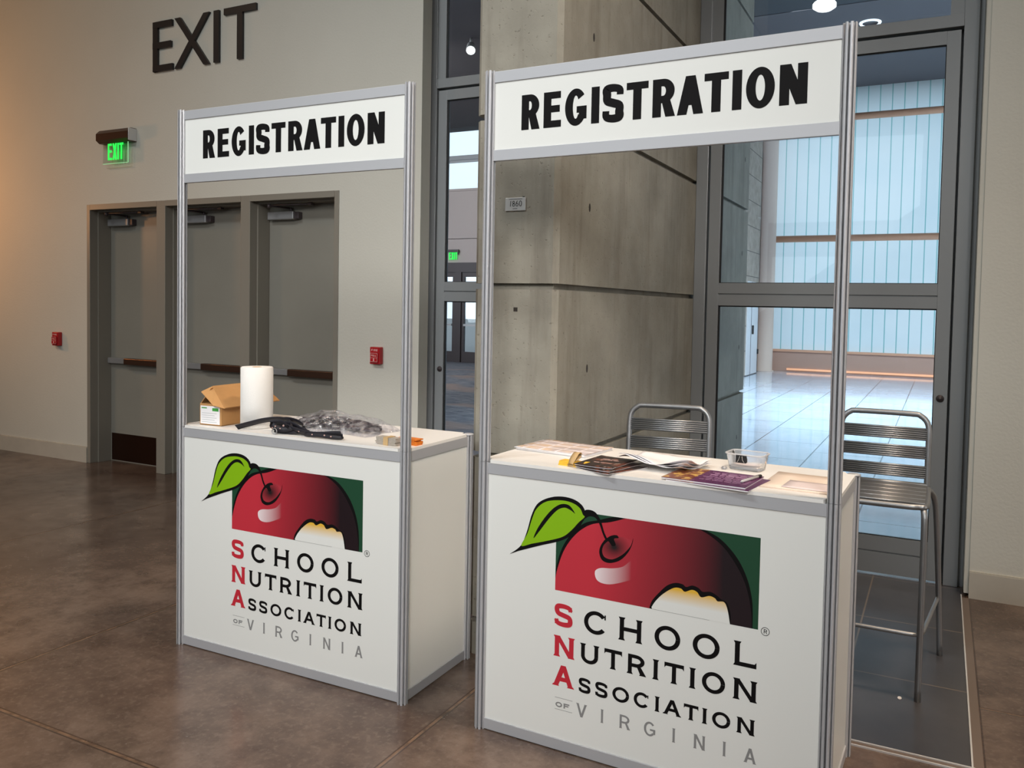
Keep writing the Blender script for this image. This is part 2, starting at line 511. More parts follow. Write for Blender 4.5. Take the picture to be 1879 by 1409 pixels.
# ------------------------------------------------------------------ builders
class MB:
    """collects shapes and links them as ONE mesh object"""
    def __init__(self):
        self.bm = bmesh.new()
    def faces(self, verts, polys, m=0):
        vs = [self.bm.verts.new(v) for v in verts]
        for p in polys:
            try:
                f = self.bm.faces.new([vs[i] for i in p])
                f.material_index = m
            except ValueError:
                pass
        return vs
    def box(self, x0, y0, z0, x1, y1, z1, m=0, bev=0.0):
        v = [(x0, y0, z0), (x1, y0, z0), (x1, y1, z0), (x0, y1, z0), (x0, y0, z1), (x1, y0, z1), (x1, y1, z1), (x0, y1, z1)]
        vs = self.faces(v, [(0, 3, 2, 1), (4, 5, 6, 7), (0, 1, 5, 4), (1, 2, 6, 5), (2, 3, 7, 6), (3, 0, 4, 7)], m)
        if bev:
            es = {e for q in vs for e in q.link_edges}
            r = bmesh.ops.bevel(self.bm, geom=list(es), offset=bev, segments=2, affect='EDGES', profile=.5)
            for f in r['faces']:
                f.material_index = m
        return self
    def poly(self, pts, m=0):
        self.faces(pts, [tuple(range(len(pts)))], m)
        return self
    def prism(self, pts, vec, m=0):
        """a flat outline of 3-D points pushed along vec"""
        n = len(pts)
        a = [tuple(p) for p in pts]
        b = [(p[0] + vec[0], p[1] + vec[1], p[2] + vec[2]) for p in pts]
        self.faces(a + b, [tuple(reversed(range(n))), tuple(range(n, 2 * n))] + [(i, (i + 1) % n, n + (i + 1) % n, n + i) for i in range(n)], m)
        return self
    def tube(self, pts, r, seg=12, m=0, closed=False, cap=True):
        P = [Vector(p) for p in pts]
        n = len(P)
        rings = []
        prev = None
        for i in range(n):
            if closed:
                t = (P[(i + 1) % n] - P[i - 1]).normalized()
            else:
                t = (P[min(i + 1, n - 1)] - P[max(i - 1, 0)]).normalized()
            if prev is None:
                a = Vector((0, 0, 1)) if abs(t.z) < .9 else Vector((1, 0, 0))
                u = t.cross(a).normalized()
            else:
                u = (prev - t * prev.dot(t)).normalized()
            w = t.cross(u)
            prev = u
            rr = r[i] if isinstance(r, (list, tuple)) else r
            rings.append([self.bm.verts.new(P[i] + (u * math.cos(2 * PI * k / seg) + w * math.sin(2 * PI * k / seg)) * rr) for k in range(seg)])
        for i in range(n if closed else n - 1):
            A, B = rings[i], rings[(i + 1) % n]
            for k in range(seg):
                f = self.bm.faces.new((A[k], A[(k + 1) % seg], B[(k + 1) % seg], B[k]))
                f.material_index = m
                f.smooth = True
        if cap and not closed:
            for R_ in (list(reversed(rings[0])), rings[-1]):
                f = self.bm.faces.new(R_)
                f.material_index = m
        return self
    def cyl(self, a, b, r, seg=16, m=0):
        return self.tube([a, b], r, seg, m)
    def lathe(self, prof, c, seg=32, m=0):
        rings = [[self.bm.verts.new((c[0] + r * math.cos(2 * PI * k / seg), c[1] + r * math.sin(2 * PI * k / seg), c[2] + z)) for k in range(seg)] for r, z in prof]
        for A, B in zip(rings, rings[1:]):
            for k in range(seg):
                f = self.bm.faces.new((A[k], A[(k + 1) % seg], B[(k + 1) % seg], B[k]))
                f.material_index = m
                f.smooth = True
        return self
    def grid(self, nx, ny, fn, m=0, thick=None):
        vs = [[self.bm.verts.new(fn(i / nx, j / ny)) for j in range(ny + 1)] for i in range(nx + 1)]
        for i in range(nx):
            for j in range(ny):
                f = self.bm.faces.new((vs[i][j], vs[i + 1][j], vs[i + 1][j + 1], vs[i][j + 1]))
                f.material_index = m
                f.smooth = True
        if thick:
            ws = [[self.bm.verts.new(vs[i][j].co - Vector((0, 0, thick))) for j in range(ny + 1)] for i in range(nx + 1)]
            for i in range(nx):
                for j in range(ny):
                    f = self.bm.faces.new((ws[i][j + 1], ws[i + 1][j + 1], ws[i + 1][j], ws[i][j]))
                    f.material_index = m
                    f.smooth = True
            ring = [(i, 0) for i in range(nx)] + [(nx, j) for j in range(ny)] + [(i, ny) for i in range(nx, 0, -1)] + [(0, j) for j in range(ny, 0, -1)]
            for q in range(len(ring)):
                a, b = ring[q], ring[(q + 1) % len(ring)]
                f = self.bm.faces.new((vs[b[0]][b[1]], vs[a[0]][a[1]], ws[a[0]][a[1]], ws[b[0]][b[1]]))
                f.material_index = m
        return self
    def xf(self, mtx):
        bmesh.ops.transform(self.bm, matrix=mtx, verts=self.bm.verts)
        return self
    def build(self, name, mats, parent=None, normals=True):
        me = bpy.data.meshes.new(name)
        if normals:
            bmesh.ops.recalc_face_normals(self.bm, faces=self.bm.faces)
        self.bm.to_mesh(me)
        self.bm.free()
        for q in (mats if isinstance(mats, (list, tuple)) else [mats]):
            me.materials.append(q)
        o = bpy.data.objects.new(name, me)
        COL.objects.link(o)
        if parent:
            o.parent = parent
        return o

def thing(name, label, cat, loc=(0, 0, 0), rz=0.0, group=None):
    o = bpy.data.objects.new(name, None)
    COL.objects.link(o)
    o.empty_display_size = .05
    o.location = loc
    o.rotation_euler = (0, 0, rz)
    return tag(o, label, cat, group)

def tag(o, label, cat, group=None):
    o['label'] = label
    o['category'] = cat
    if group:
        o['group'] = group
    return o

def struct(o):
    o['kind'] = 'structure'
    return o

def copy_tree(o, parent=None):
    c = o.copy()
    COL.objects.link(c)
    if parent:
        c.parent = parent
    for ch in list(o.children):
        copy_tree(ch, c)
    return c

def spline(pts, n=6, closed=False):
    P = [Vector(p) for p in pts]
    out = []
    N = len(P)
    for i in range(N if closed else N - 1):
        g = (lambda q: P[q % N]) if closed else (lambda q: P[max(0, min(N - 1, q))])
        p0, p1, p2, p3 = g(i - 1), g(i), g(i + 1), g(i + 2)
        for k in range(n):
            t = k / n
            out.append(.5 * ((2 * p1) + (p2 - p0) * t + (2 * p0 - 5 * p1 + 4 * p2 - p3) * t * t + (3 * p1 - p0 - 3 * p2 + p3) * t ** 3))
    if not closed:
        out.append(P[-1])
    return [tuple(q) for q in out]

# ------------------------------------------------------------------ lettering
def arc(cx, cy, rx, ry, a0, a1, tx, ty, n=22):
    """an elliptic ring sector as a row of quads"""
    q = []
    for i in range(n):
        a, b = [math.radians(a0 + (a1 - a0) * k / n) for k in (i, i + 1)]
        f = lambda t, X, Y: (cx + X * math.cos(t), cy + Y * math.sin(t))
        q.append([f(a, rx, ry), f(b, rx, ry), f(b, rx - tx, ry - ty), f(a, rx - tx, ry - ty)])
    return q

def strip(pts, w, n=6):
    """a smooth stroke of even or given width along a centre line"""
    P = [Vector((p[0], p[1], 0)) for p in spline([(x, y, 0) for x, y in pts], n)]
    N = len(P)
    L = []
    for i in range(N):
        t = (P[min(i + 1, N - 1)] - P[max(i - 1, 0)]).normalized()
        nn = Vector((-t.y, t.x, 0))
        u = i / (N - 1)
        ww = w(u) if callable(w) else w
        L.append((P[i] + nn * ww / 2, P[i] - nn * ww / 2))
    return [[(a[0].x, a[0].y), (b[0].x, b[0].y), (b[1].x, b[1].y), (a[1].x, a[1].y)] for a, b in zip(L, L[1:])]

def rect(x0, y0, x1, y1):
    return [[(x0, y0), (x1, y0), (x1, y1), (x0, y1)]]

def glyph(ch, w, t, h=None, serif=0.0):
    """polygons of a capital of width w, height 1, stem t, bar h; serif > 0 adds small flared feet"""
    h = h or t * .82
    s = serif
    def foot(x, y, dirn):                                  # flared end of an upright of width t starting at x
        if not s:
            return []
        return [[(x - s, y), (x + t + s, y), (x + t, y + dirn * s * 1.6), (x, y + dirn * s * 1.6)]]
    def barend(x, y0, y1, dirn, up_, dn):                 # flared end of a bar (vertical little serif)
        if not s:
            return []
        return [[(x, y0 - dn * s * 1.5), (x, y1 + up_ * s * 1.5), (x - dirn * s * 1.2, y1), (x - dirn * s * 1.2, y0)]]
    st = lambda x: rect(x, 0, x + t, 1) + foot(x, 0, 1) + foot(x, 1, -1)
    if ch == 'I':
        return st((w - t) / 2)
    if ch == 'L':
        return st(0) + rect(0, 0, w, h) + barend(w, 0, h, 1, 1, 0)
    if ch == 'T':
        return rect((w - t) / 2, 0, (w + t) / 2, 1) + foot((w - t) / 2, 0, 1) + rect(0, 1 - h, w, 1) + barend(w, 1 - h, 1, 1, 0, 1) + barend(0, 1 - h, 1, -1, 0, 1)
    if ch == 'H':
        return st(0) + st(w - t) + rect(0, .5 - h / 2, w, .5 + h / 2)
    if ch == 'E':
        return st(0) + rect(0, 0, w, h) + rect(0, 1 - h, w * .97, 1) + rect(0, .52 - h / 2, w * .92, .52 + h / 2) + barend(w, 0, h, 1, 1, 0)
    if ch == 'F':
        return st(0) + rect(0, 1 - h, w, 1) + rect(0, .5 - h / 2, w * .85, .5 + h / 2) + barend(w, 1 - h, 1, 1, 0, 1)
    if ch == 'N':
        d = t * 1.12
        return st(0) + st(w - t) + [[(0, 1), (d, 1), (w, 0), (w - d, 0)]]
    if ch == 'A':
        d = t * 1.08
        c = w / 2
        f = []
        if s:
            f = [[(-s, 0), (d + s, 0), (d, s * 1.4), (0, s * 1.4)], [(w - d - s, 0), (w + s, 0), (w, s * 1.4), (w - d, s * 1.4)]]
        return [[(0, 0), (d, 0), (c + d * .5, 1), (c - d * .5, 1)], [(w - d, 0), (w, 0), (c + d * .5, 1), (c - d * .5, 1)]] + rect(w * .22, .24, w * .78, .24 + h) + f
    if ch == 'V':
        d = t * 1.08
        c = w / 2
        f = []
        if s:
            f = [[(-s, 1), (d + s, 1), (d, 1 - s * 1.4), (0, 1 - s * 1.4)], [(w - d - s, 1), (w + s, 1), (w, 1 - s * 1.4), (w - d, 1 - s * 1.4)]]
        return [[(0, 1), (d, 1), (c + d * .5, 0), (c - d * .5, 0)], [(w - d, 1), (w, 1), (c + d * .5, 0), (c - d * .5, 0)]] + f
    if ch == 'X':
        d = t * 1.18
        return [[(0, 1), (d, 1), (w, 0), (w - d, 0)], [(0, 0), (d, 0), (w, 1), (w - d, 1)]]
    if ch == 'O' or ch == '0':
        return arc(w / 2, .5, w / 2, .515, 0, 360, t, h, 40)
    if ch == 'C':
        f = []
        if s:
            f = rect(w * .93 - s * .5, .70, w * .93 + s * .5, .92)
        return arc(w * .52, .5, w * .52, .515, 38, 322, t, h, 34) + f
    if ch == 'G':
        return arc(w * .5, .5, w * .5, .515, 40, 322, t, h, 34) + rect(w - t * .98, .165, w, .52) + rect(w * .54, .52 - h * .92, w - t * .5, .52)
    if ch == 'U':
        r = w / 2
        return rect(0, .38, t, 1) + rect(w - t, .38, w, 1) + arc(r, .38, r, .395, 180, 360, t, h, 22) + foot(0, 1, -1) + foot(w - t, 1, -1)
    if ch == 'S':
        a = t * .5
        b = h * .5
        cl = [(w - a * .9, .72), (w * .80, .90 - b * .4), (w * .5, 1.012 - b), (w * .19, .92 - b * .4), (a, .735), (w * .22, .575), (w * .5, .505), (w * .80, .43), (w - a, .265), (w * .80, .085 + b * .4), (w * .49, -.012 + b), (w * .18, .10 + b * .4), (a * .8, .30)]
        f = []
        if s:
            f = rect(w * .92 - s * .5, .70, w * .92 + s * .5, .92) + rect(w * .06 - s * .5, .08, w * .06 + s * .5, .31)
        return strip(cl, lambda u: h * 1.02 + (t - h) * (math.exp(-((u - .31) / .12) ** 2) + math.exp(-((u - .70) / .12) ** 2)) + (t - h) * .45 * math.exp(-((u - .5) / .09) ** 2), 5) + f
    if ch == 'R':
        by = .46
        rr = (1 - by) / 2 + h * .25
        cy = 1 - rr
        bx = w * .46
        rx = w * .96 - bx
        legx = w - t * 1.05
        return (rect(0, 0, t, 1) + foot(0, 0, 1) + rect(0, 1 - h, bx, 1) + rect(0, cy - rr, bx, cy - rr + h)
                + arc(bx, cy, rx, rr, -90, 90, t, h, 18) + [[(w - t * 1.10, 0), (w + (s or 0), 0), (w * .64 + t * .30, cy - rr + h * .6), (w * .64 - t * .70, cy - rr + h * .6)]]
                + ([[(w - t * 1.15 - s, 0), (w + s, 0), (w - t * .2, s * 1.5), (w - t * 1.2, s * 1.5)]] if s else []))
    if ch == 'P':
        return rect(0, 0, t, 1) + rect(0, 1 - h, w * .5, 1) + rect(0, .42, w * .5, .42 + h) + arc(w * .5, .71, w * .5, .29, -90, 90, t, h, 14)
    if ch == 'D':
        return rect(0, 0, t, 1) + arc(t * .5, .5, w - t * .5, .5, -90, 90, t, h, 18)
    if ch == 'W':
        return strip([(t / 2, 1), (w * .28, 0)], t, 1) + strip([(w * .28, 0), (w * .5, .9)], t, 1) + strip([(w * .5, .9), (w * .72, 0)], t, 1) + strip([(w * .72, 0), (w - t / 2, 1)], t, 1)
    if ch == '1':
        return strip([(w * .4, 0), (w * .6, 1)], t, 1)
    if ch == '8':
        return arc(w / 2, .27, w / 2, .28, 0, 360, t, h, 26) + arc(w / 2, .75, w * .43, .26, 0, 360, t, h, 26)
    if ch == '6':
        return arc(w / 2, .30, w / 2, .31, 0, 360, t, h, 26) + strip([(w * .68, 1), (w * .3, .68), (t * .5, .34)], t, 6)
    return rect(0, 0, w, 1)

def letter_face(mb, ch, x0, x1, z0, z1, t, h=None, serif=0.0, m=0, y=0.0, sgn=1):
    """flat letter facing -Y (t, h, serif in metres)"""
    H = z1 - z0
    for i, poly in enumerate(glyph(ch, (x1 - x0) / H, t / H, (h / H) if h else None, serif / H)):
        mb.poly([(x0 + u * H, y - .000012 * i, z0 + v * H) for u, v in poly], m)

def letter_solid(mb, ch, x0, x1, z0, z1, t, h, y0, y1, m=0):
    H = z1 - z0
    for i, poly in enumerate(glyph(ch, (x1 - x0) / H, t / H, h / H)):
        mb.prism([(x0 + u * H, y0 - .0005 * i, z0 + v * H) for u, v in poly], (0, y1 - y0 + .0005 * i, 0), m)
LEAF_OUT = [(0.1159,0.6741),(0.162,0.7129),(0.186,0.7689),(0.2039,0.831),(0.2279,0.8749),(0.27,0.9001),(0.3182,0.9113),(0.3645,0.9084),(0.3963,0.8944),(0.4124,0.8735),(0.4145,0.8522),(0.4033,0.8305),(0.386,0.8014),(0.355,0.7737),(0.3139,0.7508),(0.2493,0.7277),(0.1916,0.7062),(0.1497,0.69)]
LEAF_IN = [(0.1637,0.7124),(0.1879,0.7602),(0.2059,0.8164),(0.2241,0.8559),(0.2621,0.8859),(0.3186,0.8975),(0.3625,0.8944),(0.3927,0.8795),(0.405,0.8581),(0.4114,0.8504),(0.39,0.8294),(0.3631,0.7981),(0.3279,0.7689),(0.2653,0.7449),(0.2079,0.7266)]
VEIN = [(0.2133,0.7468),(0.2274,0.7823),(0.2593,0.8311),(0.2911,0.8662),(0.3229,0.8849),(0.3532,0.883),(0.3752,0.8577),(0.3575,0.8677),(0.3335,0.8732),(0.3057,0.8608),(0.2733,0.8256),(0.2398,0.7803)]
APPLE_OUT = [(0.303,0.6242),(0.3062,0.6615),(0.3265,0.7271),(0.3611,0.7833),(0.4112,0.8288),(0.4648,0.847),(0.5138,0.8636),(0.5659,0.8715)]
APPLE_IN = [(0.3032,0.6184),(0.3135,0.6627),(0.3346,0.721),(0.3654,0.7694),(0.4038,0.8076),(0.446,0.8315),(0.5067,0.8457),(0.5675,0.8682)]
RIGHT_IN = [(0.8131,0.8676),(0.8521,0.8518),(0.8997,0.8191),(0.9406,0.7693),(0.9679,0.7213),(0.9842,0.6717),(0.9936,0.6176),(0.9956,0.5707)]
RIGHT_OUT = [(0.8383,0.8665),(0.8823,0.8483),(0.9195,0.8188),(0.9533,0.778),(0.9788,0.7265),(0.9932,0.6733),(0.9978,0.625),(0.9981,0.5706)]
BITE_OUT = [(0.6554,0.5773),(0.6641,0.6026),(0.6884,0.6348),(0.716,0.6638),(0.7438,0.6769),(0.7682,0.6764),(0.7802,0.6697),(0.8006,0.678),(0.8213,0.6736),(0.8351,0.6639),(0.8607,0.6678),(0.8824,0.6597),(0.8959,0.6502),(0.9147,0.6423),(0.9275,0.6115),(0.9293,0.5707)]
BITE_IN = [(0.6612,0.5777),(0.6763,0.6035),(0.7027,0.6332),(0.7373,0.6586),(0.7617,0.6616),(0.7758,0.6532),(0.7996,0.6636),(0.8169,0.6593),(0.8309,0.6449),(0.8577,0.6539),(0.876,0.6498),(0.8849,0.6414),(0.9068,0.6422),(0.9187,0.6165),(0.9273,0.5716)]
STEM = [(0.4116,0.8734),(0.4356,0.878),(0.4566,0.8687),(0.4741,0.8426),(0.4864,0.8087),(0.4991,0.7843),(0.4932,0.7806),(0.4804,0.8029),(0.4674,0.8345),(0.4516,0.8537),(0.4299,0.8558),(0.4107,0.846)]
DIMPLE = [(0.4786,0.7542),(0.5082,0.7871),(0.5454,0.8011),(0.5789,0.7977),(0.5888,0.7851),(0.5799,0.7593),(0.5545,0.7342),(0.5175,0.7162),(0.4886,0.7165),(0.4776,0.7326)]
CRESC = [(0.5082,0.7871),(0.4856,0.7766),(0.4724,0.7546),(0.4699,0.7314),(0.4819,0.7098),(0.5102,0.7051),(0.5474,0.721),(0.5749,0.7515),(0.5889,0.7817),(0.592,0.8031),(0.5846,0.7775),(0.5674,0.7538),(0.547,0.7351),(0.5174,0.719),(0.4908,0.7219),(0.4804,0.7402),(0.486,0.7638)]
BLOB = [(0.4841,0.7764),(0.5079,0.7977),(0.5318,0.8047),(0.5395,0.796),(0.5231,0.7907),(0.5297,0.7705),(0.5162,0.7656),(0.5023,0.7791)]
HILITE = [(0.4547,0.663),(0.4613,0.6749),(0.4803,0.6831),(0.5182,0.6879),(0.5554,0.6991),(0.5808,0.7208),(0.6025,0.7383),(0.607,0.7041),(0.5969,0.6674),(0.5567,0.6464),(0.512,0.6315),(0.4777,0.6312),(0.4598,0.6424)]

# ------------------------------------------------------------------ the place: hall shell
WY = 5.18
f_ = MB()
f_.box(-16, -9, -.1, 10, WY + .32, 0)
struct(f_.build('floor', M['floor']))
e_ = MB()
e_.box(-1.47, 3.215, 0, .145, WY + .14, .004)
struct(e_.build('floor_entry', M['entry']))
t_ = MB()
t_.box(-1.47, 3.203, 0, .157, 3.209, .007)
t_.box(-1.47, 3.178, 0, .157, 3.203, .003, 1)
t_.box(-1.47, 3.172, 0, .157, 3.178, .006)
struct(t_.build('trim_1', [M['edgesteel'], M['edgestrip']]))
t_ = MB()
t_.box(.146, 3.209, 0, .152, WY + .02, .007)
t_.box(.152, 3.209, 0, .185, WY - .02, .002, 1)
struct(t_.build('trim_2', [M['edgesteel'], M['edgestrip']]))
c_ = MB()
c_.box(-16, -9, 8.0, 10, WY + .4, 8.2)
struct(c_.build('ceiling', M['ceil']))
# the painted wall with the three doors
DX = [(-7.287, -6.373), (-6.260, -5.345), (-5.239, -4.342)]
w_ = MB()
w_.box(-16, WY, 0, -7.332, WY + .36, 8)
w_.box(-7.332, WY, 2.470, -4.296, WY + .36, 8)
w_.box(-4.296, WY, 0, -3.527, WY + .12, 8)
w_.box(-4.296, WY + .12, 0, -3.66, WY + .36, 8)
w_.box(-3.68, WY + .17, 0, -3.59, WY + .23, 4.6)
w_.box(-3.66, WY + .12, 4.6, -3.527, WY + .36, 8)
struct(w_.build('wall_back', M['wall']))
w_ = MB()
w_.box(-3.527, WY + .06, 4.6, .185, WY + .30, 8)
struct(w_.build('wall_over_doors', M['wall']))
w_ = MB()
w_.box(.185, WY, 0, 10, WY + .36, 8)
w_.box(.160, WY + .012, .02, .187, WY + .20, 8)
struct(w_.build('wall_right_of_doors', M['wall']))
w_ = MB()
w_.box(-16.2, -9, 0, -16, WY, 8)
struct(w_.build('wall_left', M['hallside']))
w_ = MB()
w_.box(10, -9, 0, 10.2, WY, 8)
struct(w_.build('wall_right', M['hallside']))
w_ = MB()
w_.box(-16, -9.2, 0, 10, -9, 8)
struct(w_.build('wall_rear', M['hallside']))
b_ = MB()
b_.box(-16, WY - .014, 0, -7.334, WY, .146)
b_.box(-16, WY - .010, .146, -7.334, WY, .153)
struct(b_.build('baseboard_back', M['base']))
b_ = MB()
b_.box(-4.292, WY - .014, 0, -3.527, WY, .146)
b_.box(-4.292, WY - .010, .146, -3.527, WY, .153)
struct(b_.build('baseboard_middle', M['base']))
b_ = MB()
b_.box(.185, WY - .014, 0, 10, WY, .146)
b_.box(.185, WY - .010, .146, 10, WY, .153)
struct(b_.build('baseboard_right', M['base']))

# one welded steel frame with three openings
fr = MB()
Z1, Z2 = 2.420, 2.470
for x0, x1 in ((-7.332, -7.287), (-6.373, -6.260), (-5.345, -5.239), (-4.342, -4.296)):
    fr.box(x0, WY - .006, 0, x1, WY + .205, Z2, bev=.003)
    fr.box(x0 - (0 if x0 < -7 else .014), WY + .075, 0, x1 + (0 if x1 > -4.3 else .014), WY + .36, Z1 - .0005)
for x0, x1 in DX:
    fr.box(x0, WY - .006, Z1, x1, WY + .205, Z2)
    fr.box(x0 + .014, WY + .075, Z1 - .014, x1 - .014, WY + .36, Z2)
frame_ob = struct(fr.build('trim_3', M['framepaint']))

def hall_door(i, x0, x1):
    LY = WY + .205
    a, b = x0 + .018, x1 - .018
    lf = MB()
    lf.box(a, LY, .0005, b, LY + .045, Z1 - .018)
    d = struct(lf.build('door_%d' % i, M['doorpaint']))
    k = MB()
    k.box(a + .012, LY - .002, .008, b - .012, LY, .272)
    k.build('kick_plate', M['kick'], d)
    # surface closer: body, shoe and the two-piece arm
    cb = MB()
    cx = a + .03
    cb.box(cx, LY - .062, 2.278, cx + .285, LY, 2.345, bev=.006)
    cl = cb.build('closer_body', M['steel'], d)
    cv = MB()
    cv.box(cx + .285, LY - .05, 2.282, cx + .335, LY, 2.340, bev=.004)
    cv.build('closer_cover', M['darkmetal'], d)
    ar = MB()
    px = cx + .235
    ar.cyl((px, LY - .03, 2.345), (px, LY - .03, 2.378), .012, 12)
    ar.tube([(px, LY - .03, 2.372), (px - .13, LY - .15, 2.384)], .008, 8)
    ar.tube([(px - .13, LY - .15, 2.388), (px + .26, LY - .085, 2.392)], .007, 8)
    ar.cyl((px - .13, LY - .15, 2.366), (px - .13, LY - .15, 2.400), .016, 12)
    ar.box(px + .24, LY - .10, 2.384, px + .28, LY - .06, 2.401)
    ar.build('closer_arm', M['darkmetal'], d)
    # exit device
    eb = MB()
    eb.box(a + .02, LY - .055, .958, a + .30, LY, 1.012, bev=.006)
    e = eb.build('panic_bar', M['steel'], d)
    pb = MB()
    pb.box(a + .275, LY - .078, .955, b - .05, LY - .012, 1.015, bev=.008)
    pb.build('push_pad', M['bronze'], e)
    ec = MB()
    ec.box(b - .05, LY - .078, .953, b - .018, LY, 1.017, bev=.006)
    ec.build('end_cap', M['steel'], e)
    return d
for i, (x0, x1) in enumerate(DX):
    hall_door(i + 1, x0, x1)

# big EXIT letters standing off the wall
for ch, x0, x1, t in (('E', -6.405, -6.155, .060), ('X', -6.130, -5.705, .060), ('I', -5.655, -5.593, .062), ('T', -5.535, -5.170, .062)):
    lt = MB()
    letter_solid(lt, ch, x0, x1, 3.613, 4.050, t, .054, WY - .022, WY)
    tag(lt.build('wall_letter', M['letter']), 'big dark letter %s of the word EXIT high on the wall' % ch, 'letter', 'EXIT lettering over the doors')

# green exit sign on its bracket housing
xs = thing('exit_sign', 'glowing green exit sign hung from a brown housing above the left door', 'sign', (-6.86, WY, 2.99))
hs = MB()
hs.prism([(-.215, 0, .145), (-.215, -.06, .145), (-.215, -.095, .11), (-.215, -.095, .05), (-.215, -.06, .025), (-.215, 0, .025)], (.43, 0, 0))
hs.build('housing', M['bronze'], xs)
ec = MB()
ec.box(.215, -.088, .03, .222, -.002, .14, bev=.002)
ec.build('end_cap', M['whiteplastic'], xs)
pn = MB()
pn.box(-.175, -.052, -.16, .165, -.046, .03)
pane = pn.build('acrylic_pane', M['exitpane'], xs)
eg = MB()
eg.box(.165, -.053, -.16, .169, -.045, .026)
eg.box(-.175, -.053, -.164, .169, -.045, -.160)
eg.build('lit_edge', M['exitedge'], pane)
lt = MB()
xx = -.105
for ch, w in (('E', .058), ('X', .062), ('I', .02), ('T', .056)):
    letter_face(lt, ch, xx, xx + w, -.13, .02, .02, .02, 0, 0, -.0535)
    xx += w + .006
lt.build('lettering', M['exitgreen'], pane)

def pull_station(x, z, label):
    r = thing('fire_alarm_pull_station', label, 'fire alarm', (x, WY, z), 0, 'fire alarm pull stations on the wall')
    b = MB()
    b.box(-.048, -.042, -.066, .048, 0, .066, bev=.005)
    body = b.build('body', M['alarmred'], r)
    h = MB()
    h.box(-.036, -.056, -.05, .036, -.041, .022, bev=.004)
    hd = h.build('pull_handle', M['alarmred'], r)
    p = MB()
    xx = -.032
    for ch, w in (('F', .012), ('I', .006), ('R', .013), ('E', .012)):
        letter_face(p, ch, xx, xx + w, .034, .050, .0035, .003, 0, 0, -.0425)
        xx += w + .005
    p.build('print', M['alarmwhite'], body)
    q = MB()
    Y = -.0565
    for a in ((-.034, .018, .034, .020), (-.034, -.048, -.032, .020), (.032, -.048, .034, .020), (-.034, -.048, .034, -.046), (-.032, -.018, .032, -.016)):
        q.poly([(a[0], Y, a[1]), (a[2], Y, a[1]), (a[2], Y, a[3]), (a[0], Y, a[3])])
    xx = -.024
    for ch, w in (('P', .009), ('U', .009), ('L', .008), ('L', .008)):
        letter_face(q, ch, xx, xx + w, -.006, .008, .0028, .0026, 0, 0, Y)
        xx += w + .004
    q.poly([(-.004, Y, -.02), (.004, Y, -.02), (.004, Y, -.034), (.008, Y, -.034), (0, Y, -.044), (-.008, Y, -.034), (-.004, Y, -.034)])
    q.build('print', M['alarmwhite'], hd)
    return r
pull_station(-7.757, 1.180, 'red fire alarm pull station left of the three doors, above the baseboard')
pull_station(-3.902, 1.182, 'red fire alarm pull station right of the doors, beside the grey glazed door frame')

# ------------------------------------------------------------------ the concrete fin
FX0, FX1, FY0, FY1 = -1.885, -1.475, 3.195, 6.985
p_ = MB()
p_.box(FX0 + .03, FY0 + .03, 0, FX1 - .03, FY1 - .03, 8.0)
zs = [0, .160, .912, 1.666, 2.410, 3.200, 3.945, 4.70, 5.45, 6.2, 6.95, 8.0]
for a, b in zip(zs, zs[1:]):
    z0, z1 = (a + .013 if a else 0), (b - .013 if b < 8 else b)
    c = .022
    pts = [(FX0 + c, FY0), (FX1 - c, FY0), (FX1, FY0 + c), (FX1, FY1 - c), (FX1 - c, FY1), (FX0 + c, FY1), (FX0, FY1 - c), (FX0, FY0 + c)]
    p_.prism([(x, y, z0) for x, y in pts], (0, 0, z1 - z0))
for y, z in ((3.547, 2.817), (3.540, 2.040), (3.549, 1.296), (3.545, .53), (6.79, 2.806), (6.77, 2.047), (6.755, 1.285), (6.765, .547)):  # thin dark discs painted as the depth of the tie holes
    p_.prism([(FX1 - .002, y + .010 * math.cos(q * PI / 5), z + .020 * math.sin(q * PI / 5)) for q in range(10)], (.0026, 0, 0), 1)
p_.box(-1.680, FY0 - .002, 1.556, -1.661, FY0 + .01, 1.574, 1)  # square dark patch, painted depth of a hole in the front face
pier = p_.build('wall_fin', [M['concrete'], M['grout_or_hole_shade']])
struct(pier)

pq = thing('room_plaque', 'small grey plaque reading 1860 on the concrete pier', 'plaque', (-1.6785, FY0, 2.022), 0)
q = MB()
q.box(-.05, -.006, -.0285, .05, 0, .0285, bev=.0015)
plate = q.build('plate', M['plaque'], pq)
q = MB()
xx = -.028
for ch, w in (('1', .010), ('8', .013), ('6', .013), ('0', .014)):
    letter_face(q, ch, xx, xx + w, -.010, .014, .0028, .0026, 0, 0, -.0065)
    xx += w + .0035
q.poly([(-.032, -.0065, .0205), (.034, -.0065, .0205), (.034, -.0065, .0222), (-.032, -.0065, .0222)])
q.poly([(-.012, -.0065, -.0205), (.010, -.0065, -.0205), (.010, -.0065, -.0188), (-.012, -.0065, -.0188)])
q.build('print', M['black'], plate)
q = MB()
q.box(.034, -.004, .0285, .043, 0, .0325)
q.build('mounting_tab', M['gasket'], pq)

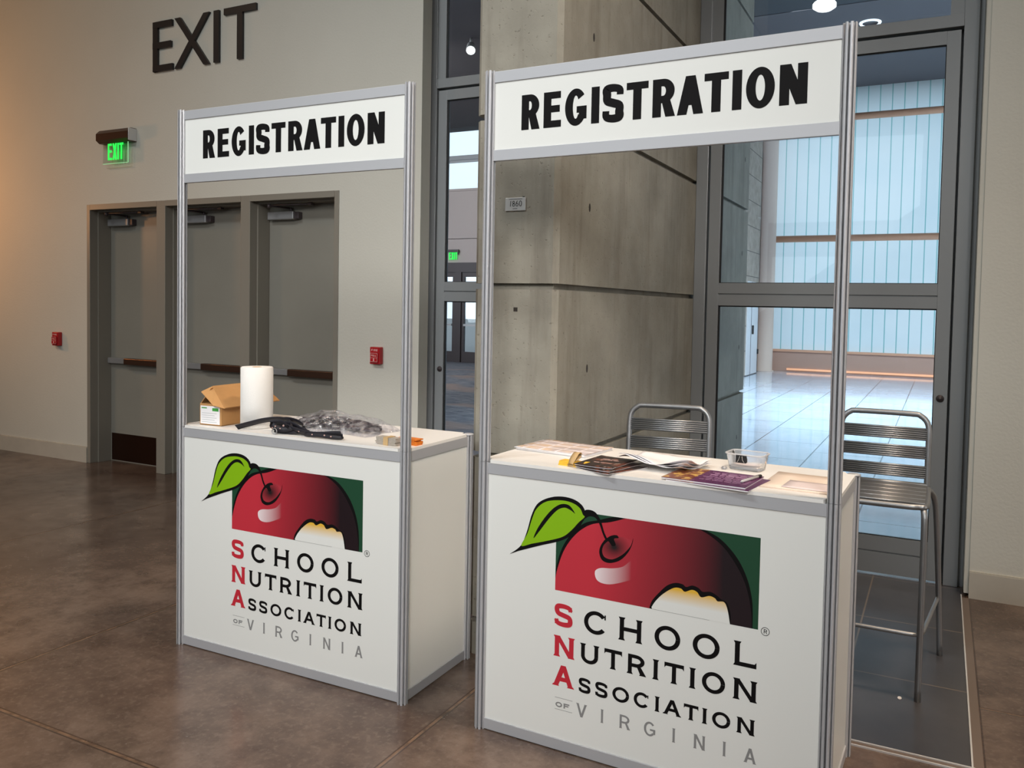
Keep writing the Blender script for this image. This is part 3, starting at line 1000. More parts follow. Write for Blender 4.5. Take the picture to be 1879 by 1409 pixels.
# ------------------------------------------------------------------ glazed doors
GY = 5.36
def glazed_door(i, jl, sl, sr, jr, lock_x, win):
    """jl/jr: outer edges of the jambs, sl/sr: the gaps between jamb and leaf"""
    j = MB()
    j.box(jl, GY - .02, 0, sl - .006, GY + .10, 4.6, bev=.003)
    j.box(sr + .006, GY - .02, 0, jr, GY + .10, 4.6, bev=.003)
    j.box(sl - .006, GY - .02, 3.224, sr + .006, GY + .10, 3.294, bev=.002)
    j.box(sl - .006, GY - .02, 4.53, sr + .006, GY + .10, 4.6, bev=.002)
    j.box(sl - .006, GY + .045, .0, sl + .012, GY + .1, 3.224)
    j.box(sr - .012, GY + .045, .0, sr + .006, GY + .1, 3.224)
    j.box(sl - .006, GY + .045, 3.20, sr + .006, GY + .1, 3.224)
    if jr > 0:
        j.box(jr - .01, GY + .004, 0, .158, GY + .06, 4.6)
        j.box(.130, GY + .02, 0, .20, GY + .08, 4.6)
    struct(j.build('trim_%d' % (i), M['greyframe']))
    st = .074
    gl, gr = sl + .006 + st, sr - .006 - st
    d = MB()
    Y0, Y1 = GY - .01, GY + .038
    d.box(sl + .006, Y0, .012, gl, Y1, 3.208, bev=.002)
    d.box(gr, Y0, .012, sr - .006, Y1, 3.208, bev=.002)
    d.box(gl, Y0, 3.132, gr, Y1, 3.208)
    d.box(gl, Y0, 1.690, gr, Y1, 1.758)
    d.box(gl, Y0, 1.612, gr, Y1, 1.680)
    d.box(gl, Y0 + .012, 1.680, gr, Y1, 1.690)
    d.box(gl, Y0, .148, gr, Y1, .236)
    d.box(gl, Y0, .014, gr, Y1, .139)
    d.box(gl, Y0 + .010, .139, gr, Y1, .148)
    leaf = struct(d.build('door_%d' % i, M['greyframe']))
    g = MB()
    for z0, z1 in ((.236, 1.612), (1.758, 3.132)):
        g.box(gl - .004, GY + .012, z0 - .004, gr + .004, GY + .018, z1 + .004)
    g.build('glass_pane', M['glass'], leaf)
    k = MB()
    for z0, z1 in ((.236, 1.612), (1.758, 3.132)):
        k.box(gl, GY + .002, z0, gl + .012, GY + .012, z1)
        k.box(gr - .004, GY + .002, z0, gr, GY + .012, z1)
        k.box(gl, GY + .002, z1 - .008, gr, GY + .012, z1)
        k.box(gl, GY + .002, z0, gr, GY + .012, z0 + .004)
    k.build('glazing_gasket', M['gasket'], leaf)
    c = MB()
    c.lathe([(.0, .012), (.007, .012), (.0075, .008), (.020, .006), (.022, 0)], (0, 0, 0), 20)
    c.xf(Matrix.Translation((lock_x, Y0, 1.09)) @ Matrix.Rotation(PI / 2, 4, 'X'))
    c.build('lock_cylinder', M['darkmetal'], leaf)
    w = MB()
    w.box(sl + .06, GY + .010, 3.29, sr - .06, GY + .018, 4.535)
    w.box(sl - .006, GY - .008, 3.294, sl + .066, GY + .03, 4.53, 1)
    w.box(sr - .066, GY - .008, 3.294, sr + .006, GY + .03, 4.53, 1)
    w.box(sl + .066, GY, 3.294, sl + .078, GY + .01, 4.53, 2)
    struct(w.build('window_%d' % win, [M['glass'], M['greyframe'], M['gasket']]))
glazed_door(4, -3.598, -3.496, -1.99, -1.886, -3.447, 1)
glazed_door(5, -1.474, -1.392, .049, .132, .004, 2)
sc_ = MB()
sc_.prism([(-.084 + .006 * math.cos(q * PI / 4), 3.80, .0045 + .0 * q) if False else (-.103 + .008 * math.cos(q * PI / 4), 3.655 + .014 * math.sin(q * PI / 4), .0045) for q in range(8)], (0, 0, .002))
tag(sc_.build('paper_scrap', M['paper']), 'tiny white scrap of paper on the dark stone floor by a stool leg', 'litter')

# ------------------------------------------------------------------ the atrium beyond
a_ = MB()
a_.box(-4.35, WY + .321, -.1, 8, 24, -.002)
struct(a_.build('floor_atrium', M['atrium']))
a_ = MB()
a_.box(-17, WY + .361, -.1, -4.35, 20.2, -.003)
struct(a_.build('floor_lobby', M['carpet']))
GWY = 23.05
c_ = MB()
c_.box(-5, GWY - .20, 0, 8, GWY + .12, .53)
c_.box(-5, GWY - .24, .53, 8, GWY + .12, .585, 1)
c_.box(-3.7, GWY - .225, .035, 8, GWY - .20, .085, 2)
struct(c_.build('wall_curb', [M['curb'], M['pinksteel'], M['covelight']]))
ribs = [-3.91 + .287 * k for k in range(-3, 42)]
g_ = MB()
for xa, xb in zip([-5.0] + ribs, ribs + [8.0]):
    a, b = xa + .012, xb - .012
    g_.poly([(a, GWY, .585), (b, GWY, .585), (b, GWY, 7.5), (a, GWY, 7.5)])
chan = struct(g_.build('window_3', M['chglass']))
r_ = MB()
for x in ribs:
    r_.poly([(x - .012, GWY - .002, .585), (x + .012, GWY - .002, .585), (x + .012, GWY - .002, 7.5), (x - .012, GWY - .002, 7.5)])
r_.build('glass_flange', flange_material(), chan)
for k, (z0, z1) in enumerate(((3.45, 3.63), (6.57, 6.75))):
    r_ = MB()
    r_.tube([(-4.6, GWY - .16, (z0 + z1) / 2), (8, GWY - .16, (z0 + z1) / 2)], .088, 20)
    tag(r_.build('girt_rail', M['pinksteel']), ['lower pinkish horizontal rail across the tall glass wall', 'upper pinkish horizontal rail across the tall glass wall, near its top'][k], 'rail', 'rails across the glass wall')
c_ = MB()
c_.lathe([(.235, 0), (.235, .02), (.20, .03), (.20, 7.45)], (-4.228, 22.55, 0), 32)
struct(c_.build('column', M['colpaint']))
w_ = MB()
w_.box(-4.55, 12.0, 0, -4.27, 21.66, 7.45)
struct(w_.build('wall_block', [M['block'], M['colpaint']]))
d_ = MB()
d_.box(-4.29, 20.30, .02, -4.245, 21.56, 2.32)
door6 = struct(d_.build('door_6', M['whitepaint']))
d_ = MB()
d_.box(-4.25, 20.74, .02, -4.240, 20.76, 2.32)
d_.box(-4.245, 20.84, 1.02, -4.20, 20.89, 1.24, bev=.01)
d_.box(-4.245, 21.54, .5, -4.215, 21.60, .62)
d_.box(-4.245, 21.54, 1.7, -4.215, 21.60, 1.82)
d_.build('door_hardware', M['gasket'], door6)
c_ = MB()
c_.box(-17, 16.87, 7.45, 8, 24, 7.6)
struct(c_.build('ceiling_atrium', M['darkceil']))
c_ = MB()
c_.box(-4.35, WY + .36, 7.46, 8, 16.87, 7.6)
struct(c_.build('ceiling_atrium_front', M['lightceil']))
c_ = MB()
c_.box(-17, WY + .36, 6.57, -4.45, 20.2, 6.75)
struct(c_.build('ceiling_lobby', M['darkceil']))
w_ = MB()
w_.box(8, WY + .36, 0, 8.2, 24, 7.6)
struct(w_.build('wall_atrium_right', M['lobbywall']))
w_ = MB()
w_.box(-17.2, WY + .36, 0, -17, 20.2, 7.6)
struct(w_.build('wall_lobby_left', M['lobbywall']))
w_ = MB()
w_.box(-5.2, 20.0, 0, -4.45, 24, 7.6)
struct(w_.build('wall_lobby_return', M['lobbywall']))
# lobby end wall: solid band over the doors, ribbon window above it
LY = 19.85
w_ = MB()
w_.box(-17, LY, 2.80, -5.2, LY + .2, 3.455)
w_.box(-17, LY - .02, 3.470, -5.2, LY + .2, 4.83)
w_.box(-17, LY, 0, -14.0, LY + .2, 2.8)
w_.box(-10.0, LY, 0, -5.2, LY + .2, 2.8)
w_.box(-17, LY - .05, 4.79, -5.2, LY + .2, 4.85)
struct(w_.build('wall_lobby', M['lobbywall']))
w_ = MB()
w_.box(-17, LY + .08, 4.85, -5.2, LY + .09, 6.6)
rib = struct(w_.build('window_4', M['skyglass']))
w_ = MB()
w_.box(-17, LY, 5.66, -5.2, LY + .12, 5.78)
w_.box(-17, LY - .12, 5.56, -5.2, LY - .06, 5.62)
w_.build('window_rail', M['steel'], rib)
def lobby_door(i, x0, x1):
    m = MB()
    m.box(x0, LY + .04, 0, x0 + .09, LY + .12, 2.53)
    m.box(x1 - .09, LY + .04, 0, x1, LY + .12, 2.53)
    m.box(x0 + .09, LY + .04, 0, x1 - .09, LY + .12, .30)
    m.box(x0 + .09, LY + .04, 2.40, x1 - .09, LY + .12, 2.53)
    o = struct(m.build('door_%d' % i, M['darkmetal']))
    g = MB()
    g.box(x0 + .09, LY + .07, .30, x1 - .09, LY + .08, 2.40)
    g.build('glass_pane', M['skyglass'], o)
    h = MB()
    h.box(x0 + .09, LY, 1.02, x1 - .09, LY + .03, 1.08)
    h.build('push_bar', M['steel'], o)
lobby_door(7, -13.34, -12.33)
lobby_door(8, -12.12, -11.11)
t_ = MB()
t_.box(-14.0, LY, 2.53, -10.0, LY + .2, 2.80)
for x0, x1 in ((-14.0, -13.34), (-12.33, -12.12), (-11.11, -10.0)):
    t_.box(x0, LY, 0, x1, LY + .2, 2.53)
struct(t_.build('trim_6', M['darkmetal']))
ls = thing('exit_sign', 'small green exit sign over the far lobby doors, seen through the narrow glass', 'sign', (-12.30, LY - .02, 2.99))
m = MB()
m.box(-.24, -.05, .10, .12, 0, .17)
m.box(.08, -.04, .03, .11, 0, .10)
m.build('housing', M['darkmetal'], ls)
m = MB()
xx = -.20
for ch, w in (('E', .07), ('X', .075), ('I', .026), ('T', .07)):
    letter_solid(m, ch, xx, xx + w, -.11, .09, .026, .024, -.03, -.02)
    xx += w + .012
m.build('lettering', M['exitgreen'], ls)

# lobby lamps seen through the glass
tl = thing('track_spotlight', 'small bright track spotlight on the lobby ceiling, seen through the narrow glass', 'lamp', (-8.05, 13.4, 6.57))
m = MB()
m.cyl((0, 0, 0), (0, 0, -.10), .02, 10)
m.build('stem', M['whiteplastic'], tl)
m = MB()
m.tube([(-.02, .04, -.12), (.06, -.10, -.26)], [.075, .09], 18)
m.build('lamp_head', M['whiteplastic'], tl)
m = MB()
m.tube([(.061, -.102, -.262), (.0625, -.1045, -.2645)], [.08, .08], 18)
m.build('lamp_lens', M['lampon'], tl)
dl = thing('downlight', 'ring shaped recessed downlight in the dark atrium soffit', 'lamp', (-1.507, 18.08, 7.45))
m = MB()
m.lathe([(.15, -.02), (.165, -.028), (.20, -.03), (.21, -.015), (.21, 0)], (0, 0, 0), 36)
m.build('lit_ring', M['lampring'], dl)
m = MB()
m.lathe([(0, -.008), (.15, -.008), (.15, -.02)], (0, 0, 0), 36)
m.build('reflector', M['darkmetal'], dl)
pl = thing('pendant_lamp', 'small pale pendant lamp hanging in the atrium behind the transom glass', 'lamp', (-1.54, 11.6, 7.46))
m = MB()
m.cyl((0, 0, 0), (0, 0, -1.60), .012, 8)
m.build('stem', M['steel'], pl)
m = MB()
m.lathe([(.03, -1.58), (.06, -1.62), (.07, -1.72), (.13, -1.78)], (0, 0, 0), 24)
m.build('shade', M['whiteplastic'], pl)
m = MB()
m.lathe([(.135, -1.78), (.15, -1.80), (.15, -1.84), (.10, -1.875), (0, -1.885)], (0, 0, 0), 24)
m.build('bulb', M['lampon'], pl)
# outside: paving and two bare trees behind the lobby doors
o_ = MB()
o_.box(-60, 20.2, -.2, 40, 90, -.02)
struct(o_.build('ground_outside', M['outground']))
def bare_tree(x, y, h, seed, label):
    rnd = random.Random(seed)
    m = MB()
    m.tube([(0, 0, 0), (.05, 0, h * .45), (-.05, .05, h)], [.16, .12, .04], 8)
    for k in range(14):
        z = h * (.3 + .05 * k)
        a = rnd.uniform(0, 2 * PI)
        l = rnd.uniform(.8, 2.0)
        m.tube([(0, 0, z), (l * .5 * math.cos(a), l * .5 * math.sin(a), z + l * .5), (l * math.cos(a), l * math.sin(a), z + l * 1.3)], [.05, .03, .012], 5)
    o = m.build('bare_tree', M['bark'])
    o.location = (x, y, -.02)
    tag(o, label, 'tree')
bare_tree(-15.6, 29, 3.4, 3, 'bare tree outside, seen through the far lobby door glass')

# ------------------------------------------------------------------ registration booths
BW, BD, BH, HB = 1.2286, .4838, 2.424, .040
HBOT = 2.103
PR = .0205

def post_profile(r=PR):
    pts = []
    hw = r * math.tan(PI / 8)
    sl, dp, iw = .0034, .0155, .0056
    for k in range(8):
        a = k * PI / 4
        n = (math.cos(a), math.sin(a))
        t = (-math.sin(a), math.cos(a))
        for u, d in ((-hw + .0012, 0), (-sl, 0), (-sl, .0022), (-iw, .0022), (-.0044, .0085), (-.0014, dp), (.0014, dp), (.0044, .0085), (iw, .0022), (sl, .0022), (sl, 0), (hw - .0012, 0)):
            pts.append((n[0] * (r - d) + t[0] * u, n[1] * (r - d) + t[1] * u))
    return pts

def make_post(z0, z1, x, y, parent):
    m = MB()
    m.prism([(x + px, y + py, z0) for px, py in post_profile()], (0, 0, z1 - z0))
    return m.build('post', M['alum'], parent)

def beam(parent, x0, y0, x1, y1, z0, name='beam'):
    """flat-faced shell-scheme beam between two posts"""
    m = MB()
    h = HB
    if abs(x1 - x0) > abs(y1 - y0):
        m.box(x0, y0 - .008, z0, x1, y0 + .008, z0 + h, bev=.0012)
    else:
        m.box(x0 - .008, y0, z0, x0 + .008, y1, z0 + h, bev=.0012)
    return m.build(name, M['alum'], parent)

def logo(parent):
    """the printed association logo: leaf, bitten apple and the lettering, all flat ink"""
    Y0 = -.0032
    lay = [0]
    def ink(pts, m, fix=0):
        lay[0] += 1
        y = Y0 - .00009 * lay[0]
        mb.poly([(p[0] + .004, y, p[1]) for p in pts], m)
    sm = lambda P, c=True: [(q[0], q[1]) for q in spline([(x, z, 0) for x, z in P], 6, c)]
    mb = MB()
    X0, X1, Z0, Z1 = .303, 1.0155, .575, .8665
    ink([(X0, Z0), (X1, Z0), (X1, Z1), (X0, Z1)], 1)
    ao, ai, ro, ri = sm(APPLE_OUT, False), sm(APPLE_IN, False), sm(RIGHT_OUT, False), sm(RIGHT_IN, False)
    cl = lambda P: [(min(max(x, X0), X1), min(max(z, Z0), Z1)) for x, z in P]
    out = [(X0, Z0), (X0, ao[0][1])] + ao[1:] + ro[:-1] + [(ro[-1][0], Z0)]
    ink(cl(out), 2)
    inn = [(X0, Z0), (X0, ai[0][1])] + ai[1:-1] + [(ai[-1][0], Z1)] + [(ri[0][0], Z1)] + ri[1:-1] + [(ri[-1][0], Z0)]
    ink(cl(inn), 3)
    bo, bi = sm(BITE_OUT, False), sm(BITE_IN, False)
    ink([(bo[0][0], Z0)] + bo[1:-1] + [(bo[-1][0], Z0)], 2)
    ink([(bi[0][0] + .004, Z0)] + bi[1:-1] + [(bi[-1][0], Z0 - .0005)], 4)
    ink([(.665, Z0 - .0006), (.86, Z0 - .0006), (.86, Z0 + .0004), (.665, Z0 + .0004)], 8)
    ink(sm(HILITE), 5)
    ink(sm(DIMPLE), 6)
    ink(sm(CRESC), 2)
    ink(sm(BLOB), 2)
    ink(sm(STEM), 2)
    ink(sm(LEAF_OUT, False), 2)
    ink(sm(LEAF_IN), 7)
    ink(sm(VEIN), 2)
    mb.build('apple_logo', [M['panel'], M['dkgreen'], M['black'], M['apple'], M['flesh'], M['hilite'], M['dimple'], M['leaf'], M['grey_print']], parent, normals=False)
    # lettering
    Y = Y0 - .0004
    SF = .0047
    INKS = (M['black'], M['red'], M['grey_print'])
    def word(row, z0, z1, tt, m, sf=SF):
        for ch, a, b in row:
            t = MB()
            letter_face(t, ch, a + .004, b + .004, z0, z1, tt, tt * .86, sf, 0, Y)
            t.build('letter', INKS[m], parent, normals=False)
    word([('S', .303, .374)], .4495, .5285, .0182, 1)
    word([('C', .418, .503), ('H', .551, .629), ('O', .676, .765), ('O', .807, .896), ('L', .945, 1.014)], .4475, .5265, .0157, 0)
    word([('N', .306, .380)], .3390, .4140, .0176, 1)
    word([('U', .409, .474), ('T', .497, .562), ('R', .584, .646), ('I', .674, .692), ('T', .713, .780), ('I', .800, .818), ('O', .841, .917), ('N', .946, 1.015)], .3385, .4065, .0143, 0, .0044)
    word([('A', .303, .381)], .2330, .3090, .0176, 1)
    word([('S', .403, .448), ('S', .466, .512), ('O', .530, .591), ('C', .608, .662), ('I', .684, .698), ('A', .714, .772), ('T', .783, .832), ('I', .846, .860), ('O', .878, .937), ('N', .960, 1.012)], .2315, .2825, .0113, 0, .0034)
    word([('O', .314, .340), ('F', .346, .368)], .1570, .1750, .0054, 2, .0012)
    word([('V', .396, .435), ('I', .487, .500), ('R', .559, .596), ('G', .647, .687), ('I', .745, .757), ('N', .820, .856), ('I', .914, .926), ('A', .984, 1.021)], .1420, .1895, .0076, 2, .0018)
    for z in (.1905, .1485):
        t = MB()
        t.poly([(.315, Y, z - .0007), (.384, Y, z - .0007), (.384, Y, z + .0007), (.315, Y, z + .0007)])
        t.build('rule_line', M['grey_print'], parent, normals=False)
    t = MB()
    for poly in arc(1.0422, .5735, .0135, .0135, 0, 360, .0018, .0018, 28):
        t.poly([(x, Y, z) for x, z in poly], 0)
    letter_face(t, 'R', 1.0375, 1.0480, .5670, .5805, .0022, .002, 0, 0, Y)
    t.build('registered_mark', M['black'], parent, normals=False)

REG = [('R', .131, .2045), ('E', .2195, .288), ('G', .303, .385), ('I', .404, .4305), ('S', .445, .520), ('T', .530, .607), ('R', .622, .700), ('A', .706, .793), ('T', .795, .873), ('I', .886, .914), ('O', .928, 1.016), ('N', 1.030, 1.113)]

def make_booth(label):
    r = thing('registration_booth', label, 'booth', group='registration booths')
    for x in (0, BW):
        make_post(0, 1.004, x, 0, r)
        make_post(1.0055, BH + .004, x, 0, r)
        p = make_post(0, 1.004, x, BD, r)
        c = MB()
        c.lathe([(0, 1.012), (.018, 1.012), (.0225, 1.009), (.0225, 1.004), (0, 1.004)], (x, BD, 0), 24)
        c.build('post_cap', M['alum'], p)
    g = PR - .0015
    for z in (.003, 1.0 - HB):
        beam(r, g, 0, BW - g, 0, z)
        beam(r, g, BD, BW - g, BD, z)
        beam(r, 0, g, 0, BD - g, z)
        beam(r, BW, g, BW, BD - g, z)
    beam(r, g, 0, BW - g, 0, BH - HB)
    beam(r, g, 0, BW - g, 0, HBOT)
    m = MB()
    m.box(g - .004, -.003, HB, BW - g + .004, .003, 1.0 - HB)
    front = m.build('front_panel', M['panel'], r)
    logo(front)
    for x in (0, BW):
        m = MB()
        m.box(x - .003, g - .004, HB, x + .003, BD - g + .004, 1.0 - HB)
        m.build('side_panel', M['panel'], r)
    m = MB()
    c = .030
    o = .010
    pts = [(c, -o), (BW - c, -o), (BW - .020, .022), (BW + .008, c), (BW + .008, BD - c), (BW - .020, BD - .022), (BW - c, BD + .008), (c, BD + .008), (.020, BD - .022), (-.008, BD - c), (-.008, c), (.020, .022)]
    m.prism([(x, y, 1.0002) for x, y in pts], (0, 0, .012))
    m.build('countertop', M['counter'], r)
    m = MB()
    m.box(g - .004, -.003, HBOT + HB - .004, BW - g + .004, .003, BH - HB + .004)
    head = m.build('header_panel', M['panel'], r)
    for ch, a, b in REG:
        m = MB()
        letter_face(m, ch, a, b, 2.2055, 2.3290, .0298, .0240, 0, 0, -.0036)
        m.build('letter', M['black'], head, normals=False)
    return r

BA = make_booth('white registration booth on the left, paper towel roll and open carton on its counter')
BA.location = (-3.0895, 2.6457, 0)
BA.rotation_euler = (0, 0, .0062)
BB = copy_tree(BA)
BB['label'] = 'white registration booth on the right, with brochures and a clear tub on its counter'
BB.location = (-1.5002, 2.6441, 0)
BB.rotation_euler = (0, 0, -.0253)
for booth, dx in ((BA, .0085), (BB, -.0045)):            # the prints sit a touch differently on the two fronts
    for panel in booth.children:
        if panel.name.startswith('front_panel'):
            for art in panel.children:
                art.location.x += dx
CT = 1.0122                                             # top of the counters

def on(b, x, y, z=CT):
    """a point of a booth's counter in the world"""
    loc, a = ((-3.0895, 2.6457), .0062) if b == 'A' else ((-1.5002, 2.6441), -.0253)
    return (loc[0] + x * math.cos(a) - y * math.sin(a), loc[1] + x * math.sin(a) + y * math.cos(a), z)

# ------------------------------------------------------------------ bar stools
def make_stool(label):
    r = thing('bar_stool', label, 'stool', group='aluminium bar stools behind the right booth')
    tr = .0125
    SH = .800
    for s in (-1, 1):
        m = MB()
        m.tube(spline([(s * .185, -.265, .0), (s * .186, -.263, .40), (s * .186, -.258, .72), (s * .182, -.235, .778), (s * .180, -.19, SH - .012)], 5), tr, 12)
        m.build('front_leg', M['chairalum'], r)
        m = MB()
        m.tube(spline([(s * .265, .290, .0), (s * .245, .255, .40), (s * .225, .205, .70), (s * .205, .165, .775), (s * .186, .12, SH - .012)], 5), tr, 12)
        m.build('rear_leg', M['chairalum'], r)
    m = MB()
    cor = [(-.19, .17), (-.19, -.20), (-.16, -.245), (-.10, -.255), (.10, -.255), (.16, -.245), (.19, -.20), (.19, .17)]
    m.tube(spline([(x, y, SH - .010) for x, y in cor], 5), tr, 12)
    m.build('seat_frame', M['chairalum'], r)
    m = MB()
    for k in range(5):
        y0 = -.235 + k * .080
        for q in range(7):
            m.tube([(-.186, y0 + q * .0095, SH + .0035), (.186, y0 + q * .0095, SH + .0035)], .0055, 8)
    m.build('seat', M['chairalum'], r)
    # back: one bent tube, three ribbed bands
    def back_y(z):
        return .165 + (z - SH) * .10
    pts = [(-.186, .165, SH - .02), (-.186, back_y(.95), .95), (-.186, back_y(1.04), 1.04), (-.178, back_y(1.09), 1.085), (-.150, back_y(1.115), 1.113), (-.11, back_y(1.12), 1.120), (.11, back_y(1.12), 1.120), (.150, back_y(1.115), 1.113), (.178, back_y(1.09), 1.085), (.186, back_y(1.04), 1.04), (.186, back_y(.95), .95), (.186, .165, SH - .02)]
    m = MB()
    m.tube(spline(pts, 5), tr, 12)
    m.build('back_frame', M['chairalum'], r)
    m = MB()
    m.tube([(-.186, .163, SH + .005), (.186, .163, SH + .005)], .010, 12)
    m.build('back_rail', M['chairalum'], r)
    for z0 in (.833, .920, 1.003):
        m = MB()
        for q in range(6):
            z = z0 + .0055 + q * .0093
            m.tube([(-.190, back_y(z) - .004, z), (.190, back_y(z) - .004, z)], .0053, 8)
        m.build('back_slat', M['chairalum'], r)
    m = MB()
    z = .272
    fr = [(.246, .258, z), (.244, .235, z), (.196, -.215, z), (.188, -.245, z), (.168, -.264, z), (.145, -.268, z)]
    m.tube([(-x, y, q) for x, y, q in fr] + list(reversed(fr)), .009, 10)
    m.build('footrest', M['chairalum'], r)
    return r
SA = make_stool('aluminium bar stool in front of the wide glazed door, seat and legs in view')
SA.location = (-.222, 3.925, .004)
SB = copy_tree(SA)
SB['label'] = 'aluminium bar stool beside the concrete pier, only its back showing above the counter'
SB.location = (-1.100, 3.545, .004)
SB.rotation_euler = (0, 0, math.radians(9))

# ------------------------------------------------------------------ on the left counter
def rot2(p, a):
    return (p[0] * math.cos(a) - p[1] * math.sin(a), p[0] * math.sin(a) + p[1] * math.cos(a))

rl = thing('paper_towel_roll', 'white paper towel roll standing upright on the left counter', 'paper towel', on('A', .338, .118))
m = MB()
m.lathe([(.021, .272), (.066, .273), (.070, .269), (.0705, .10), (.0705, .002), (.021, .001)], (0, 0, 0), 48)
m.build('paper', M['towel'], rl)
m = MB()
m.lathe([(.021, .272), (.019, .2725), (.019, 0.0), (.021, .0005)], (0, 0, 0), 24)
m.build('core', M['card'], rl)

cb = thing('cardboard_box', 'open brown cardboard carton with a white end label on the left counter', 'box', on('A', .070, .040), math.radians(3))
BXW, BXL, BXH = .128, .335, .098
m = MB()
t = .004
m.box(0, 0, 0, BXW, BXL, t)
m.box(0, 0, 0, t, BXL, BXH)
m.box(BXW - t, 0, 0, BXW, BXL, BXH)
m.box(t, 0, 0, BXW - t, t, BXH)
m.box(t, BXL - t, 0, BXW - t, BXL, BXH)
m.box(t, t, t, BXW - t, BXL - t, .05, 1)
m.build('carton', [M['card'], M['cardin']], cb)
m = MB()
RX, RZ = .062, .170
m.prism([(t, .004, BXH), (0, .004, BXH), (RX - .002, .004, RZ), (RX + .002, .004, RZ)], (0, BXL - .008, 0))
m.build('rear_flap', M['card'], cb)
m = MB()
a_, b_ = (RX - .010, RZ + .004), (BXW + .030, BXH - .014)
for (y0, y1, cut) in ((-.012, BXL + .012, .03),):
    m.prism([(a_[0], y0 + cut, a_[1]), (b_[0], y0, b_[1]), (b_[0], y1, b_[1]), (a_[0], y1 - cut, a_[1])], (.003, 0, .004))
m.prism([(a_[0], .018, a_[1]), (b_[0] - .004, -.012, b_[1]), (b_[0] - .05, -.030, b_[1] + .012), (a_[0] - .03, -.016, a_[1] - .022)], (.002, .003, .003))
m.build('lid_flap', M['card'], cb)
m = MB()
m.poly([(.004, -.0006, .006), (BXW - .010, -.0006, .006), (BXW - .010, -.0006, .088), (.004, -.0006, .088)], 0)
m.poly([(.074, -.0009, .066), (BXW - .018, -.0009, .066), (BXW - .018, -.0009, .080), (.074, -.0009, .080)], 1)
m.poly([(.010, -.0009, .076), (.042, -.0009, .076), (.042, -.0009, .081), (.010, -.0009, .081)], 1)
for k in range(5):
    z = .014 + k * .010
    m.poly([(.012, -.0009, z), (.10 - .012 * (k % 2), -.0009, z), (.10 - .012 * (k % 2), -.0009, z + .0022), (.012, -.0009, z + .0022)], 2)
m.build('end_label', [M['paper'], M['labelgreen'], M['labelgrey']], cb)

# the bag of lanyards: crumpled film over coiled ribbons
def ribbon(pts, w, th=.0012, m=0, mb=None, tilt=0.0, n=7):
    P = [Vector(p) for p in spline(pts, n)]
    N = len(P)
    rows = []
    for i in range(N):
        tg = (P[min(i + 1, N - 1)] - P[max(i - 1, 0)]).normalized()
        s_ = tg.cross(Vector((0, 0, 1)))
        s_ = s_.normalized() if s_.length > 1e-4 else Vector((0, 1, 0))
        up_ = s_.cross(tg)
        ta = tilt(i / (N - 1)) if callable(tilt) else tilt
        d = s_ * math.cos(ta) + up_ * math.sin(ta)
        nn = tg.cross(d)
        rows.append([P[i] + d * w / 2, P[i] - d * w / 2, P[i] - d * w / 2 + nn * th, P[i] + d * w / 2 + nn * th])
    vs = [[mb.bm.verts.new(q) for q in r] for r in rows]
    for a, b in zip(vs, vs[1:]):
        for k in range(4):
            f = mb.bm.faces.new((a[k], a[(k + 1) % 4], b[(k + 1) % 4], b[k]))
            f.material_index = m
            f.smooth = True
    for q in (vs[0], list(reversed(vs[-1]))):
        mb.bm.faces.new(q).material_index = m

bgx = thing('bag_of_lanyards', 'crumpled clear plastic bag of dark lanyards lying on the left counter', 'bag', on('A', .665, .275))
def hump(u, v):
    rnd = math.sin(13 * u + 4 * v) * .5 + math.sin(23 * v - 9 * u) * .35 + math.sin(31 * u + 17 * v + 1) * .3
    e = max(0.0, 1 - (2 * u - 1) ** 2) ** .62 * max(0.0, 1 - (2 * v - 1) ** 2) ** .55
    x = -.27 + .54 * u + .012 * math.sin(9 * v)
    y = -.125 + .25 * v + .010 * math.sin(11 * u)
    return (x, y, .0022 + e * (.072 + .012 * rnd))
m = MB()
m.grid(44, 24, hump)
m.grid(10, 6, lambda u, v: (hump(u, v)[0], hump(u, v)[1], .0016))
bag = m.build('film', M['wrap'], bgx, normals=False)
rnd = random.Random(5)
for k in range(15):
    m = MB()
    cx, cy = -.19 + .026 * k + rnd.uniform(-.02, .02), rnd.uniform(-.045, .045)
    pts = []
    a0 = rnd.uniform(0, 6)
    for q in range(9):
        a = a0 + q * .95
        rr = .035 + .016 * rnd.random()
        pts.append((cx + 1.5 * rr * math.cos(a), cy + rr * math.sin(a), .008 + .0055 * q * max(.2, 1 - abs(cx) * 3.6) + .006 * rnd.random()))
    ribbon(pts, .021, mb=m, tilt=lambda u: .9 * math.sin(9 * u))
    m.build('lanyard', M['bagribbon'], bgx)

